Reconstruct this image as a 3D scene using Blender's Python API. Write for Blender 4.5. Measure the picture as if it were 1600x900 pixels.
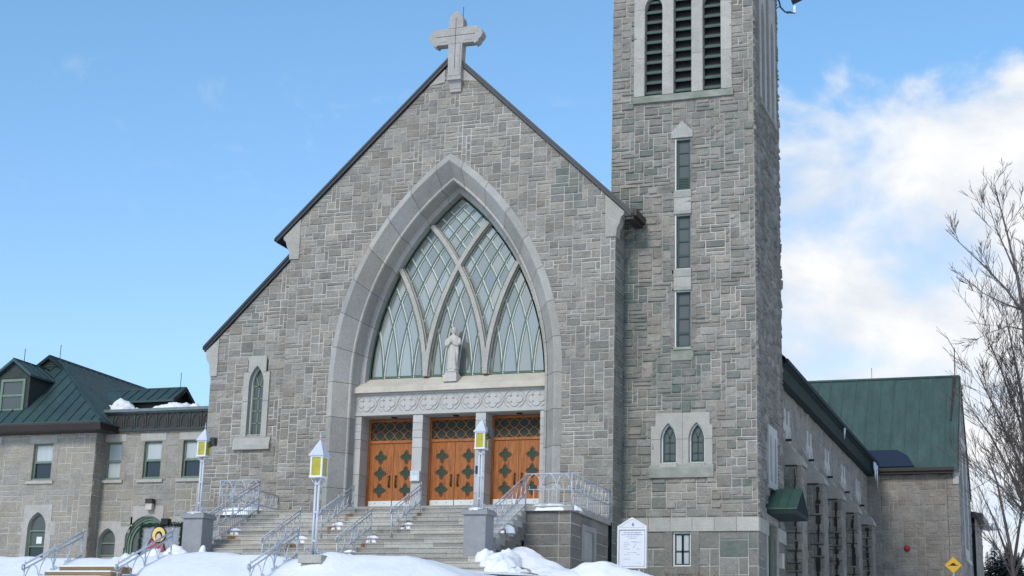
import bpy, bmesh, math, random
from mathutils import Vector, Matrix, noise
from mathutils.geometry import tessellate_polygon
R = math.radians
for o in list(bpy.data.objects): bpy.data.objects.remove(o)
SC = bpy.context.scene; COL = SC.collection

# ------------------------------------------------------------------ camera
cd = bpy.data.cameras.new('camera'); cam = bpy.data.objects.new('camera', cd); COL.objects.link(cam)
CR, CU, CF = Vector((.9430, .3330, .0269)), Vector((.0580, -.2430, .9680)), Vector((-.3286, .9110, .2484))
CF.normalize(); CR = (CR - CF*CR.dot(CF)).normalized(); CU = CR.cross(CF)
cam.matrix_world = Matrix(((CR.x, CU.x, -CF.x, 22.897), (CR.y, CU.y, -CF.y, -55.931), (CR.z, CU.z, -CF.z, -7.031), (0, 0, 0, 1)))
cd.sensor_width = 36; cd.lens = 56.684; cd.clip_start = .5; cd.clip_end = 4000
SC.camera = cam

# ------------------------------------------------------------------ sky, sun, exposure
SUN_AZ, SUN_EL = R(-172), R(36)
W = bpy.data.worlds.new('World'); SC.world = W; W.use_nodes = True
nt = W.node_tree; N = nt.nodes; L = nt.links
for n in list(N): N.remove(n)
def nd(t, **k):
    n = N.new(t)
    for a, b in k.items(): setattr(n, a, b)
    return n
sky = nd('ShaderNodeTexSky', sky_type='NISHITA', sun_disc=False, sun_elevation=SUN_EL, sun_rotation=SUN_AZ,
         air_density=1.0, dust_density=.6, ozone_density=1.6, altitude=200)
tc = nd('ShaderNodeTexCoord')
# clouds: real directions on the sky sphere; a bank low in the north-north-west, blue elsewhere
sep = nd('ShaderNodeSeparateXYZ'); L.new(tc.outputs['Generated'], sep.inputs[0])
def M(op, a, b=None, c=None, clamp=False):
    n = nd('ShaderNodeMath', operation=op, use_clamp=clamp)
    for i, v in enumerate((a, b, c)):
        if v is None: continue
        if isinstance(v, (int, float)): n.inputs[i].default_value = v
        else: L.new(v, n.inputs[i])
    return n.outputs[0]
def MR(v, a, b, c, d, smooth=True):
    n = nd('ShaderNodeMapRange', interpolation_type='SMOOTHSTEP' if smooth else 'LINEAR')
    L.new(v, n.inputs[0])
    for i, x in enumerate((a, b, c, d)): n.inputs[1+i].default_value = x
    return n.outputs[0]
az = M('ARCTAN2', sep.outputs[0], sep.outputs[1]); el = M('ARCSINE', sep.outputs[2])
mp = nd('ShaderNodeMapping'); mp.inputs['Scale'].default_value = (1, 1, 1.5); mp.inputs['Location'].default_value = (.38, .1, .21)
L.new(tc.outputs['Generated'], mp.inputs[0])
def NZ(scale, detail, rough, dist=0.0):
    n = nd('ShaderNodeTexNoise'); L.new(mp.outputs[0], n.inputs['Vector'])
    n.inputs['Scale'].default_value = scale; n.inputs['Detail'].default_value = detail
    n.inputs['Roughness'].default_value = rough; n.inputs['Distortion'].default_value = dist
    return n.outputs['Fac']
n1 = NZ(9, 9, .55, .3); n2 = NZ(3.2, 5, .55, .2); n3 = NZ(22, 8, .6, .5)
edge = M('MULTIPLY_ADD', n1, .16, M('MULTIPLY_ADD', n2, .07, -.115))          # wobble of the bank's upper edge
top = M('MULTIPLY_ADD', M('ADD', az, .135), -.02, M('ADD', edge, .384))
bank = MR(M('SUBTRACT', top, el), -.004, .022, 0, 1)
right = MR(M('ADD', az, M('MULTIPLY_ADD', n2, .16, -.08)), -.25, -.17, 0, 1)
holes = MR(M('MULTIPLY_ADD', n1, .5, M('MULTIPLY', n2, .55)), .40, .56, .30, 1)
wisp = MR(n3, .54, .80, 0, .30)
wmask = M('MULTIPLY', wisp, M('MULTIPLY', MR(el, .27, .33, 0, 1), MR(el, .34, .39, 1, 0)))
cl = M('MAXIMUM', M('MULTIPLY', M('MULTIPLY', bank, right), holes), wmask, clamp=True)
shade = MR(M('MULTIPLY_ADD', n1, .6, M('MULTIPLY', n3, .25)), .3, .62, 0, 1)
ccol = nd('ShaderNodeMix', data_type='RGBA'); L.new(shade, ccol.inputs[0])
ccol.inputs[6].default_value = (2.75, 2.95, 3.25, 1); ccol.inputs[7].default_value = (4.2, 4.15, 4.05, 1)
gain = nd('ShaderNodeMix', data_type='RGBA', blend_type='MULTIPLY'); gain.inputs[0].default_value = 1
L.new(sky.outputs[0], gain.inputs[6]); 
gr = nd('ShaderNodeValToRGB'); L.new(MR(el, 0, .5, 0, 1, False), gr.inputs[0]); L.new(gr.outputs[0], gain.inputs[7])
gr.color_ramp.elements[0].color = (.30, .45, .62, 1); gr.color_ramp.elements[1].color = (.58, .76, .80, 1); gr.color_ramp.elements[1].position = .8
e_ = gr.color_ramp.elements.new(.4); e_.color = (.61, .69, .76, 1)
mx = nd('ShaderNodeMix', data_type='RGBA'); L.new(cl, mx.inputs[0]); L.new(gain.outputs[2], mx.inputs[6]); L.new(ccol.outputs[2], mx.inputs[7])
bg = nd('ShaderNodeBackground'); bg.inputs[1].default_value = .15; L.new(mx.outputs[2], bg.inputs[0])
wo = nd('ShaderNodeOutputWorld'); L.new(bg.outputs[0], wo.inputs[0])

sl = bpy.data.lights.new('sun', 'SUN'); sl.energy = 1.15; sl.angle = R(13); sl.color = (1, .93, .84)
sun = bpy.data.objects.new('sun', sl); COL.objects.link(sun)
sd = Vector((math.sin(SUN_AZ)*math.cos(SUN_EL), math.cos(SUN_AZ)*math.cos(SUN_EL), math.sin(SUN_EL)))
sun.rotation_euler = sd.to_track_quat('Z', 'Y').to_euler()
vs = SC.view_settings; vs.view_transform = 'Standard'; vs.look = 'None'; vs.exposure = .84; vs.gamma = 1

# ------------------------------------------------------------------ materials
def mat(name, col=(.5, .5, .5), rough=.7, metal=0.0, spec=.4, bump=0.0, bscale=20, var=0.0, vscale=3.0, var2=None, stretch=(1, 1, 1), tone=0.0, emit=None, detail=6, stain=None):
    m = bpy.data.materials.new(name); m.use_nodes = True; t = m.node_tree; ns = t.nodes; lk = t.links
    b = ns['Principled BSDF']
    b.inputs['Base Color'].default_value = (*col, 1); b.inputs['Roughness'].default_value = rough
    b.inputs['Metallic'].default_value = metal; b.inputs['Specular IOR Level'].default_value = spec
    co = ns.new('ShaderNodeTexCoord'); mp = ns.new('ShaderNodeMapping'); mp.inputs['Scale'].default_value = stretch
    lk.new(co.outputs['Object'], mp.inputs[0])
    def noise(s, d=detail, r=.6):
        n = ns.new('ShaderNodeTexNoise'); n.inputs['Scale'].default_value = s; n.inputs['Detail'].default_value = d
        n.inputs['Roughness'].default_value = r; lk.new(mp.outputs[0], n.inputs['Vector']); return n.outputs['Fac']
    cur = None
    def hsv(fac_out, lo, hi, src):
        mr = ns.new('ShaderNodeMapRange'); lk.new(fac_out, mr.inputs[0]); mr.inputs[1].default_value = .25; mr.inputs[2].default_value = .75
        mr.inputs[3].default_value = lo; mr.inputs[4].default_value = hi
        v = ns.new('ShaderNodeVectorMath'); v.operation = 'SCALE'
        if src is None: v.inputs[0].default_value = col
        else: lk.new(src, v.inputs[0])
        lk.new(mr.outputs[0], v.inputs['Scale']); return v.outputs[0]
    if var:
        if var2 is not None:
            mixn = ns.new('ShaderNodeMix'); mixn.data_type = 'RGBA'; mr = ns.new('ShaderNodeMapRange')
            lk.new(noise(vscale), mr.inputs[0]); mr.inputs[1].default_value = .5 - .35*var; mr.inputs[2].default_value = .5 + .35*var
            lk.new(mr.outputs[0], mixn.inputs[0]); mixn.inputs[6].default_value = (*col, 1); mixn.inputs[7].default_value = (*var2, 1)
            cur = mixn.outputs[2]
            cur = hsv(noise(vscale*7), 1-.12, 1+.12, cur)
        else:
            cur = hsv(noise(vscale), 1-var, 1+var, None)
            cur = hsv(noise(vscale*6), 1-var*.6, 1+var*.6, cur)
            if 'granite' in name: cur = hsv(noise(26, 3, .7), .74, 1.26, cur)
    if tone:
        a = ns.new('ShaderNodeAttribute'); a.attribute_name = 'tone'
        s = ns.new('ShaderNodeSeparateColor'); lk.new(a.outputs['Color'], s.inputs[0])
        hue = ns.new('ShaderNodeMix'); hue.data_type = 'RGBA'; lk.new(s.outputs[1], hue.inputs[0])
        hue.inputs[6].default_value = (.975, .99, 1.03, 1); hue.inputs[7].default_value = (1.035, 1.0, .96, 1)
        mu = ns.new('ShaderNodeMix'); mu.data_type = 'RGBA'; mu.blend_type = 'MULTIPLY'; mu.inputs[0].default_value = 1
        if cur is None: mu.inputs[6].default_value = (*col, 1)
        else: lk.new(cur, mu.inputs[6])
        lk.new(hue.outputs[2], mu.inputs[7])
        mr = ns.new('ShaderNodeMapRange'); lk.new(s.outputs[0], mr.inputs[0]); mr.inputs[3].default_value = 1-tone; mr.inputs[4].default_value = 1+tone
        v = ns.new('ShaderNodeVectorMath'); v.operation = 'SCALE'; lk.new(mu.outputs[2], v.inputs[0]); lk.new(mr.outputs[0], v.inputs['Scale'])
        cur = v.outputs[0]
        if stain is not None:                                  # per-stone copper run-off, blue channel of the attribute
            mm = ns.new('ShaderNodeMix'); mm.data_type = 'RGBA'
            mr2 = ns.new('ShaderNodeMath'); mr2.operation = 'MULTIPLY'
            mr3 = ns.new('ShaderNodeMapRange'); lk.new(noise(1.6), mr3.inputs[0]); mr3.inputs[1].default_value = .35; mr3.inputs[2].default_value = .65
            lk.new(mr3.outputs[0], mr2.inputs[0]); lk.new(s.outputs[2], mr2.inputs[1])
            lk.new(mr2.outputs[0], mm.inputs[0]); lk.new(cur, mm.inputs[6]); mm.inputs[7].default_value = (*stain, 1); mr3.inputs[3].default_value = .35
            cur = mm.outputs[2]
    if cur is not None: lk.new(cur, b.inputs['Base Color'])
    if bump:
        bp = ns.new('ShaderNodeBump'); bp.inputs['Strength'].default_value = bump; bp.inputs['Distance'].default_value = .09 if 'granite' in name and 'dressed' not in name else .04
        lk.new(noise(bscale, 8, .65), bp.inputs['Height']); lk.new(bp.outputs[0], b.inputs['Normal'])
    if emit:
        b.inputs['Emission Color'].default_value = (*emit[0], 1); b.inputs['Emission Strength'].default_value = emit[1]
    return m
MT = {}
MT['granite'] = mat('rock_faced_granite', (.272, .247, .212), .92, bump=1.0, bscale=7, var=.22, vscale=1.3, tone=.22, stain=(.105, .138, .118))
MT['granite_b'] = mat('plinth_granite', (.235, .218, .19), .92, bump=1.0, bscale=6, var=.2, vscale=1.4, tone=.2, stain=(.105, .138, .118))
MT['house_granite'] = mat('pale_house_granite', (.300, .274, .232), .92, bump=1.0, bscale=7, var=.16, vscale=1.2, tone=.14)
MT['mortar'] = mat('lime_mortar', (.62, .59, .54), .95, bump=.3, bscale=30, var=.35, vscale=.5, var2=(.33, .31, .27), tone=.12, stain=(.25, .29, .25))
MT['ashlar'] = mat('dressed_granite', (.375, .355, .32), .85, bump=.25, bscale=30, var=.12, vscale=2.2, tone=.2, stain=(.16, .19, .14))
MT['grey_ashlar'] = mat('grey_dressed_granite', (.365, .345, .312), .85, bump=.25, bscale=30, var=.14, vscale=1.5, tone=.2)
MT['joint'] = mat('dark_joint', (.10, .095, .09), .95)
MT['pale'] = mat('pale_stone', (.46, .445, .415), .85, bump=.2, bscale=22, var=.08, vscale=2.5, tone=.1)
MT['sill'] = mat('buff_sill_stone', (.53, .475, .395), .85, bump=.15, bscale=25, var=.12, vscale=1.6, tone=.12)
MT['step'] = mat('step_granite', (.365, .348, .315), .85, bump=.25, bscale=18, var=.16, vscale=1.2, tone=.30)
MT['seam_green'] = mat('weathered_copper_green_metal', (.033, .063, .060), .5, spec=.5, bump=.06, bscale=3, var=.26, vscale=.9, stretch=(1, 1, .35))
MT['seam_green2'] = mat('green_transept_metal', (.042, .083, .074), .6, spec=.45, bump=.06, bscale=3, var=.3, vscale=1.2, stretch=(1.6, .5, .5))
MT['dark_metal'] = mat('dark_bronze_flashing', (.022, .023, .024), .4, spec=.5, var=.2)
MT['brown_metal'] = mat('brown_gutter', (.030, .022, .019), .5, var=.2)
MT['eave_green'] = mat('dark_green_eave', (.008, .022, .020), .85, var=.3, vscale=4)
MT['copper_dark'] = mat('oxidised_copper_frieze', (.040, .037, .034), .7, var=.6, vscale=1.6, var2=(.044, .060, .052), bump=.15, bscale=8)
MT['wood'] = mat('varnished_door_wood', (.34, .105, .017), .5, spec=.4, var=.5, vscale=2.2, stretch=(7, 7, .7), bump=.05, bscale=14)
MT['wood_dark'] = mat('dark_stained_wood', (.085, .04, .014), .5, var=.2)
MT['white'] = mat('white_paint', (.68, .68, .65), .55, var=.06)
MT['green_frame'] = mat('sage_green_paint', (.14, .20, .145), .55, var=.12, vscale=4)
MT['dgreen'] = mat('dark_green_paint', (.016, .05, .038), .5, var=.15)
MT['bar_green'] = mat('green_glazing_bar', (.075, .14, .095), .5, var=.2, vscale=5)
MT['bar_white'] = mat('whitened_glazing_bar', (.55, .58, .54), .55, var=.12, vscale=4)
MT['black'] = mat('black', (.008, .008, .009), .6)
MT['metal'] = mat('galvanised_rail', (.50, .53, .58), .45, metal=.2, var=.18, vscale=5)
MT['lampwhite'] = mat('pale_lamp_paint', (.52, .55, .60), .5, var=.08)
MT['yellow'] = mat('yellow_lantern_glass', (.40, .34, .012), .3, spec=.5, var=.2, vscale=6)
MT['snow'] = mat('snow', (.83, .82, .825), .7, spec=.2, bump=.8, bscale=3.2, var=.04, vscale=1.5)
MT['ice'] = mat('ice', (.72, .78, .85), .2)
MT['bark'] = mat('grey_bark', (.098, .082, .077), .9, var=.3, vscale=5)
MT['conifer'] = mat('conifer_needles', (.020, .030, .026), .9, var=.35, vscale=2)
MT['twig'] = mat('red_twigs', (.11, .05, .035), .8, var=.2)
MT['dirtwood'] = mat('weathered_step_boards', (.21, .145, .085), .85, var=.3, vscale=2, stretch=(.4, 3, 3))
MT['rust'] = mat('rust_stain', (.26, .13, .05), .9, var=.3, vscale=8)
MT['navy'] = mat('navy_membrane', (.008, .020, .045), .6, var=.2)
MT['alarm'] = mat('red_enamel', (.30, .012, .012), .4)
MT['signyellow'] = mat('yellow_sign', (.62, .36, .008), .5, var=.08)
MT['signwhite'] = mat('white_notice_board', (.66, .66, .70), .5, var=.03)
MT['ink'] = mat('grey_ink', (.30, .30, .36), .7)
MT['purple'] = mat('purple_crest', (.22, .18, .33), .6)
MT['statue'] = mat('white_carved_stone', (.50, .465, .42), .8, bump=.2, bscale=25, var=.12, vscale=7)
MT['brass'] = mat('dull_bronze', (.10, .055, .022), .4, metal=.5)
MT['garland'] = mat('garland', (.012, .03, .016), .9, var=.4, vscale=20)
MT['mural'] = mat('grey_mural_board', (.27, .28, .31), .7, var=.25, vscale=6)
MT['robe'] = mat('red_paint', (.34, .06, .075), .6, var=.25, vscale=9)
MT['blue'] = mat('blue_paint', (.10, .26, .40), .6, var=.25, vscale=9)
MT['halo'] = mat('yellow_paint', (.72, .54, .16), .6, var=.1)
MT['skin'] = mat('flesh_paint', (.60, .42, .30), .6, var=.1)
MT['cream'] = mat('cream_paint', (.66, .62, .48), .6, var=.1)
MT['curtain'] = mat('curtain_behind_glass', (.42, .44, .44), .25, spec=.6, var=.12, vscale=2, stretch=(6, 6, .4))
MT['flash'] = mat('pale_metal_flashing', (.17, .20, .20), .5, var=.2)
MT['slate'] = mat('slate_cheek', (.035, .045, .042), .8, var=.35, vscale=2)
MT['concrete'] = mat('grey_concrete_pier', (.265, .265, .272), .9, bump=.3, bscale=30, var=.14, vscale=3)
def glass(name, base, refl, rough=.04, var=.0, tint=(1, 1, 1), vs=1.2):
    m = bpy.data.materials.new(name); m.use_nodes = True; t = m.node_tree; ns = t.nodes; lk = t.links
    out = ns['Material Output']; ns.remove(ns['Principled BSDF'])
    d = ns.new('ShaderNodeBsdfDiffuse'); g = ns.new('ShaderNodeBsdfGlossy'); mxs = ns.new('ShaderNodeMixShader')
    d.inputs[0].default_value = (*base, 1); g.inputs[0].default_value = (*tint, 1); g.inputs['Roughness'].default_value = rough
    fr = ns.new('ShaderNodeLayerWeight'); fr.inputs[0].default_value = .3
    ad = ns.new('ShaderNodeMath'); ad.use_clamp = True; lk.new(fr.outputs['Fresnel'], ad.inputs[0]); ad.inputs[1].default_value = refl
    lk.new(ad.outputs[0], mxs.inputs[0]); lk.new(d.outputs[0], mxs.inputs[1]); lk.new(g.outputs[0], mxs.inputs[2]); lk.new(mxs.outputs[0], out.inputs[0])
    if var:
        a = ns.new('ShaderNodeAttribute'); a.attribute_name = 'tone'
        v = ns.new('ShaderNodeVectorMath'); v.operation = 'MULTIPLY'; v.inputs[1].default_value = base
        lk.new(a.outputs['Color'], v.inputs[0]); lk.new(v.outputs[0], d.inputs[0])
        nz = ns.new('ShaderNodeTexNoise'); nz.inputs['Scale'].default_value = vs; bp = ns.new('ShaderNodeBump'); bp.inputs['Strength'].default_value = var; bp.inputs['Distance'].default_value = .02
        co = ns.new('ShaderNodeTexCoord'); lk.new(co.outputs['Object'], nz.inputs['Vector'])
        lk.new(nz.outputs[0], bp.inputs['Height']); lk.new(bp.outputs[0], g.inputs['Normal'])
    return m
MT['great_glass'] = glass('frosted_leaded_glass', (.235, .237, .212), .20, .10, tint=(.66, .635, .58), var=.12)
MT['glass'] = glass('dark_window_glass', (.025, .03, .032), .03, .03, tint=(.6, .62, .65))
MT['pane_grey'] = glass('grey_window_glass', (.10, .108, .104), .0, .05, tint=(.55, .57, .58))
MT['pane_green'] = glass('grey_green_glass', (.048, .082, .062), -.1, .2, tint=(.5, .6, .55))
MT['transom_glass'] = glass('dark_transom_glass', (.045, .060, .052), -.06, .1, tint=(.55, .58, .56))
MT['dim_mortar'] = mat('weathered_mortar', (.36, .335, .295), .95, var=.2, vscale=.8, tone=.1)
MT['streak'] = mat('black_run_off_streak', (.028, .028, .026), .9, var=.3, vscale=4)

# ------------------------------------------------------------------ mesh builder
class MB:
    def __init__(s): s.v = []; s.f = []; s.m = []; s.c = []; s.sm = []
    def add(s, vs, fs, m=0, c=(.5, .5, 0), smooth=False):
        b = len(s.v); s.v += [tuple(p) for p in vs]
        for f in fs: s.f.append([b+i for i in f]); s.m.append(m); s.c.append(c); s.sm.append(smooth)
    def box(s, x0, x1, y0, y1, z0, z1, m=0, c=(.5, .5, 0)):
        s.add([(x0, y0, z0), (x1, y0, z0), (x1, y1, z0), (x0, y1, z0), (x0, y0, z1), (x1, y0, z1), (x1, y1, z1), (x0, y1, z1)],
              [(0, 3, 2, 1), (4, 5, 6, 7), (0, 1, 5, 4), (1, 2, 6, 5), (2, 3, 7, 6), (3, 0, 4, 7)], m, c)
    def prism(s, poly, off, m=0, c=(.5, .5, 0), smooth=False):     # planar polygon (3-D points) extruded by vector off
        off = Vector(off); n = len(poly); a = [Vector(p) for p in poly]
        vs = a + [p+off for p in a]
        tris = tessellate_polygon([a]) if n > 4 else [tuple(range(n))]
        nrm = Vector((0, 0, 0))
        for i in range(n): nrm += a[i].cross(a[(i+1) % n])
        flip = nrm.dot(off) > 0
        fs = []
        for t in tris:
            tn = (a[t[1]]-a[t[0]]).cross(a[t[2]]-a[t[0]])
            t = tuple(t)
            if tn.dot(off) > 0: t = t[::-1]
            fs.append(t); fs.append(tuple(i+n for i in t[::-1]))
        s.add(vs, fs, m, c)
        sd = []
        for i in range(n):
            j = (i+1) % n; q = (i, j, j+n, i+n); sd.append(q if flip else q[::-1])
        b = len(s.v)-2*n
        for q in sd: s.f.append([b+i for i in q]); s.m.append(m); s.c.append(c); s.sm.append(smooth)
    def tube(s, pts, r, k=6, m=0, c=(.5, .5, 0), cap=True, smooth=True):
        pts = [Vector(p) for p in pts]; rs = r if isinstance(r, (list, tuple)) else [r]*len(pts)
        vs = []; n = len(pts); up = None
        for i, p in enumerate(pts):
            d = (pts[min(i+1, n-1)]-pts[max(i-1, 0)])
            if d.length < 1e-9: d = Vector((0, 0, 1))
            d.normalize()
            if up is None:
                up = Vector((0, 0, 1)) if abs(d.z) < .9 else Vector((1, 0, 0))
            e = up - d*up.dot(d)
            if e.length < 1e-6: e = d.orthogonal()
            e.normalize(); up = e; g = d.cross(e)
            for j in range(k):
                a = 2*math.pi*j/k + (math.pi/4 if k == 4 else 0); vs.append(p+(e*math.cos(a)+g*math.sin(a))*rs[i])
        fs = []
        for i in range(n-1):
            for j in range(k): fs.append((i*k+j, i*k+(j+1) % k, (i+1)*k+(j+1) % k, (i+1)*k+j))
        if cap: fs += [tuple(range(k))[::-1], tuple((n-1)*k+j for j in range(k))]
        s.add(vs, fs, m, c, smooth and k > 4)
    def lathe(s, c0, prof, k=12, m=0, sx=1, sy=1, c=(.5, .5, 0)):
        vs = []; n = len(prof)
        for (r, z) in prof:
            for j in range(k):
                a = 2*math.pi*j/k; vs.append((c0[0]+r*sx*math.cos(a), c0[1]+r*sy*math.sin(a), c0[2]+z))
        fs = [(i*k+j, i*k+(j+1) % k, (i+1)*k+(j+1) % k, (i+1)*k+j) for i in range(n-1) for j in range(k)]
        fs += [tuple(range(k))[::-1], tuple((n-1)*k+j for j in range(k))]
        s.add(vs, fs, m, c, True)
    def build(s, name, mats, parent=None):
        me = bpy.data.meshes.new(name); me.from_pydata(s.v, [], s.f)
        for k in (mats if isinstance(mats, (list, tuple)) else [mats]): me.materials.append(MT[k])
        me.polygons.foreach_set('material_index', s.m); me.polygons.foreach_set('use_smooth', s.sm)
        at = me.color_attributes.new('tone', 'FLOAT_COLOR', 'CORNER'); buf = []
        for f, c in zip(s.f, s.c): buf += [c[0], c[1], c[2], 1.0]*len(f)
        at.data.foreach_set('color', buf); me.update()
        o = bpy.data.objects.new(name, me); COL.objects.link(o)
        if parent: o.parent = parent; o.matrix_parent_inverse = Matrix.Translation(-parent.location) if parent.parent is None else Matrix()
        return o
def thing(name, label, cat, loc=(0, 0, 0), group=None):
    o = bpy.data.objects.new(name, None); COL.objects.link(o); o.location = loc; o.empty_display_size = .3
    return tag(o, label, cat, group)
def tag(o, label, cat, group=None):
    o['label'] = label; o['category'] = cat
    if group: o['group'] = group
    return o
def structure(o, kind='structure'): o['kind'] = kind; return o
def copy_tree(o, parent=None):
    c = o.copy(); COL.objects.link(c)
    if parent: c.parent = parent
    for ch in list(o.children): copy_tree(ch, c)
    return c
class Fr:                                  # wall frame: u along the wall, v up, n out of the wall
    def __init__(s, o, u, n): s.o = Vector(o); s.u = Vector(u); s.n = Vector(n)
    def p(s, u, v, n=0): return s.o + s.u*u + Vector((0, 0, 1))*v + s.n*n
FA = Fr((0, 0, 0), (1, 0, 0), (0, -1, 0))          # the facade; u = x, v = z
def front(y): return Fr((0, y, 0), (1, 0, 0), (0, -1, 0))
def east(x): return Fr((x, 0, 0), (0, 1, 0), (1, 0, 0))      # u = y
def west(x): return Fr((x, 0, 0), (0, -1, 0), (-1, 0, 0))    # u = -y

def clip(poly, a, b, c):                   # keep a*u+b*v <= c
    out = []
    for i in range(len(poly)):
        p, q = poly[i], poly[(i+1) % len(poly)]; dp, dq = a*p[0]+b*p[1]-c, a*q[0]+b*q[1]-c
        if dp <= 0: out.append(p)
        if dp*dq < 0:
            t = dp/(dp-dq); out.append((p[0]+(q[0]-p[0])*t, p[1]+(q[1]-p[1])*t))
    return out
def masonry(mb, fr, u0, u1, v0, v1, free=None, clips=(), cu=.185, cv=.152, wmax=4, hmax=3, joint=.023, depth=.030, seed=1, ms=0, mm=1, stain=None, rough=1.0, tonefn=None):
    rng = random.Random(seed); nu = max(1, round((u1-u0)/cu)); nv = max(1, round((v1-v0)/cv)); du = (u1-u0)/nu; dv = (v1-v0)/nv
    occ = [[False]*nv for _ in range(nu)]
    def inside(u, v): return all(a*u+b*v <= c for a, b, c in clips)
    for i in range(nu):
        for j in range(nv):
            a, b = u0+i*du, v0+j*dv
            if free and not free(a, a+du, b, b+dv): occ[i][j] = True
            elif clips and not any(inside(x, y) for x in (a, a+du) for y in (b, b+dv)): occ[i][j] = True
    # mortar sheet
    for j in range(nv):
        i = 0
        while i < nu:
            if occ[i][j]: i += 1; continue
            k = i
            while k < nu and not occ[k][j]: k += 1
            poly = [(u0+i*du, v0+j*dv), (u0+k*du, v0+j*dv), (u0+k*du, v0+j*dv+dv), (u0+i*du, v0+j*dv+dv)]
            for c in clips: poly = clip(poly, *c) if poly else poly
            if len(poly) > 2:
                mb.add([fr.p(u, v) for u, v in poly], [tuple(range(len(poly)))], mm, (.5, .5, stain(u0+i*du, v0+j*dv, rng)*.5 if stain else 0))
            i = k
    for j in range(nv):
        for i in range(nu):
            if occ[i][j]: continue
            best = None
            for _ in range(5):
                w = rng.choice([1, 2, 2, 3, 3, 3, 4, 4, wmax, wmax]); h = rng.choice([1, 1, 1, 2, 2, 2, hmax])
                if h > 1 and w < h: w = h if rng.random() < .8 else w
                w = min(w, wmax); h = min(h, hmax)
                if w == 1: h = min(h, 2)
                w0 = 0
                while w0 < w and i+w0 < nu and not occ[i+w0][j]: w0 += 1
                h0 = 1
                while h0 < h and j+h0 < nv and all(not occ[i+q][j+h0] for q in range(w0)): h0 += 1
                if best is None or abs(w0*h0-5) < abs(best[0]*best[1]-5) and rng.random() < .6: best = (w0, h0)
            w, h = best
            for q in range(w):
                for r in range(h): occ[i+q][j+r] = True
            g = joint/2*(.7+.6*rng.random())
            a, b, c, d = u0+i*du+g, u0+(i+w)*du-g, v0+j*dv+g, v0+(j+h)*dv-g
            tn = rng.random(); hu = rng.random(); 
            if rng.random() < .12: tn = max(0, tn*.4)
            tone = (tn if not tonefn else tonefn(a, c, tn), hu, max(0, stain((a+b)/2, (c+d)/2, rng)) if stain else 0)
            dep = depth*(.45+.75*rng.random())
            poly = [(a, c), (b, c), (b, d), (a, d)]; full = True
            for cc in clips:
                if not all(cc[0]*p[0]+cc[1]*p[1] <= cc[2] for p in poly): full = False
            if full:
                nx = max(2, min(6, round((b-a)/.14))); nz = max(2, min(4, round((d-c)/.13)))
                vs = []; tilt = (rng.random()-.5)*.5*rough; tilt2 = (rng.random()-.5)*.6*rough
                for y in range(nz+1):
                    for x in range(nx+1):
                        fu, fv = x/nx, y/nz; e = x in (0, nx) or y in (0, nz)
                        if e: nn = dep*.25*rng.random()
                        else: nn = dep*(1+tilt*(fu-.5)*2+tilt2*(fv-.5)*2) + (rng.random()-.5)*.045*rough
                        # interior rows are pulled to the arris so that the block reads as a pitched face
                        if not e:
                            if x == 1: fu = .03/(b-a)+.04
                            if x == nx-1 and nx > 2: fu = 1-.03/(b-a)-.04
                            if y == 1: fv = .02/(d-c)+.06
                            if y == nz-1 and nz > 2: fv = 1-.02/(d-c)-.06
                        vs.append(fr.p(a+(b-a)*fu, c+(d-c)*fv, max(nn, .004)))
                fs = [(y*(nx+1)+x, y*(nx+1)+x+1, (y+1)*(nx+1)+x+1, (y+1)*(nx+1)+x) for y in range(nz) for x in range(nx)]
                k = nx+1; per = [x for x in range(k)] + [y*k+nx for y in range(1, nz+1)] + [nz*k+x for x in range(nx-1, -1, -1)] + [y*k for y in range(nz-1, 0, -1)]
                b0 = len(vs); base = []
                for q in per:
                    yy, xx = divmod(q, k); base.append(fr.p(a+(b-a)*xx/nx, c+(d-c)*yy/nz, -.004))
                vs += base; m_ = len(per)
                fs += [(per[q], b0+q, b0+(q+1) % m_, per[(q+1) % m_]) for q in range(m_)]
                mb.add(vs, fs, ms, tone)
            else:
                for cc in clips: poly = clip(poly, *cc) if poly else poly
                if len(poly) < 3: continue
                cx = sum(p[0] for p in poly)/len(poly); cy = sum(p[1] for p in poly)/len(poly); n = len(poly)
                vs = [fr.p(u, v, -.004) for u, v in poly] + [fr.p(u+(cx-u)*.1, v+(cy-v)*.1, dep) for u, v in poly]
                mb.add(vs, [tuple(range(n, 2*n))] + [(q, (q+1) % n, (q+1) % n+n, q+n) for q in range(n)], ms, tone)
def holes(rects):                          # cells whose centre lies in one of the rectangles are left out
    def f(a, b, c, d):
        u, v = (a+b)/2, (c+d)/2
        return not any(r[0] < u < r[1] and r[2] < v < r[3] for r in rects)
    return f
def pointed(uc, hw, v0, vs, va, n=9):      # outline of a pointed opening, from lower left over the top to lower right
    h = va-vs; c = (h*h-hw*hw)/(2*hw); Rr = hw+c
    pts = [(uc-hw, v0), (uc-hw, vs)]; a1 = math.atan2(h, c)
    for i in range(1, n+1):
        a = a1*i/n; pts.append((uc+c-Rr*math.cos(a), vs+Rr*math.sin(a)))
    return pts + [(2*uc-p[0], p[1]) for p in pts[-2::-1]]
def rect(a, b, c, d): return [(a, c), (a, d), (b, d), (b, c)]
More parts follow.
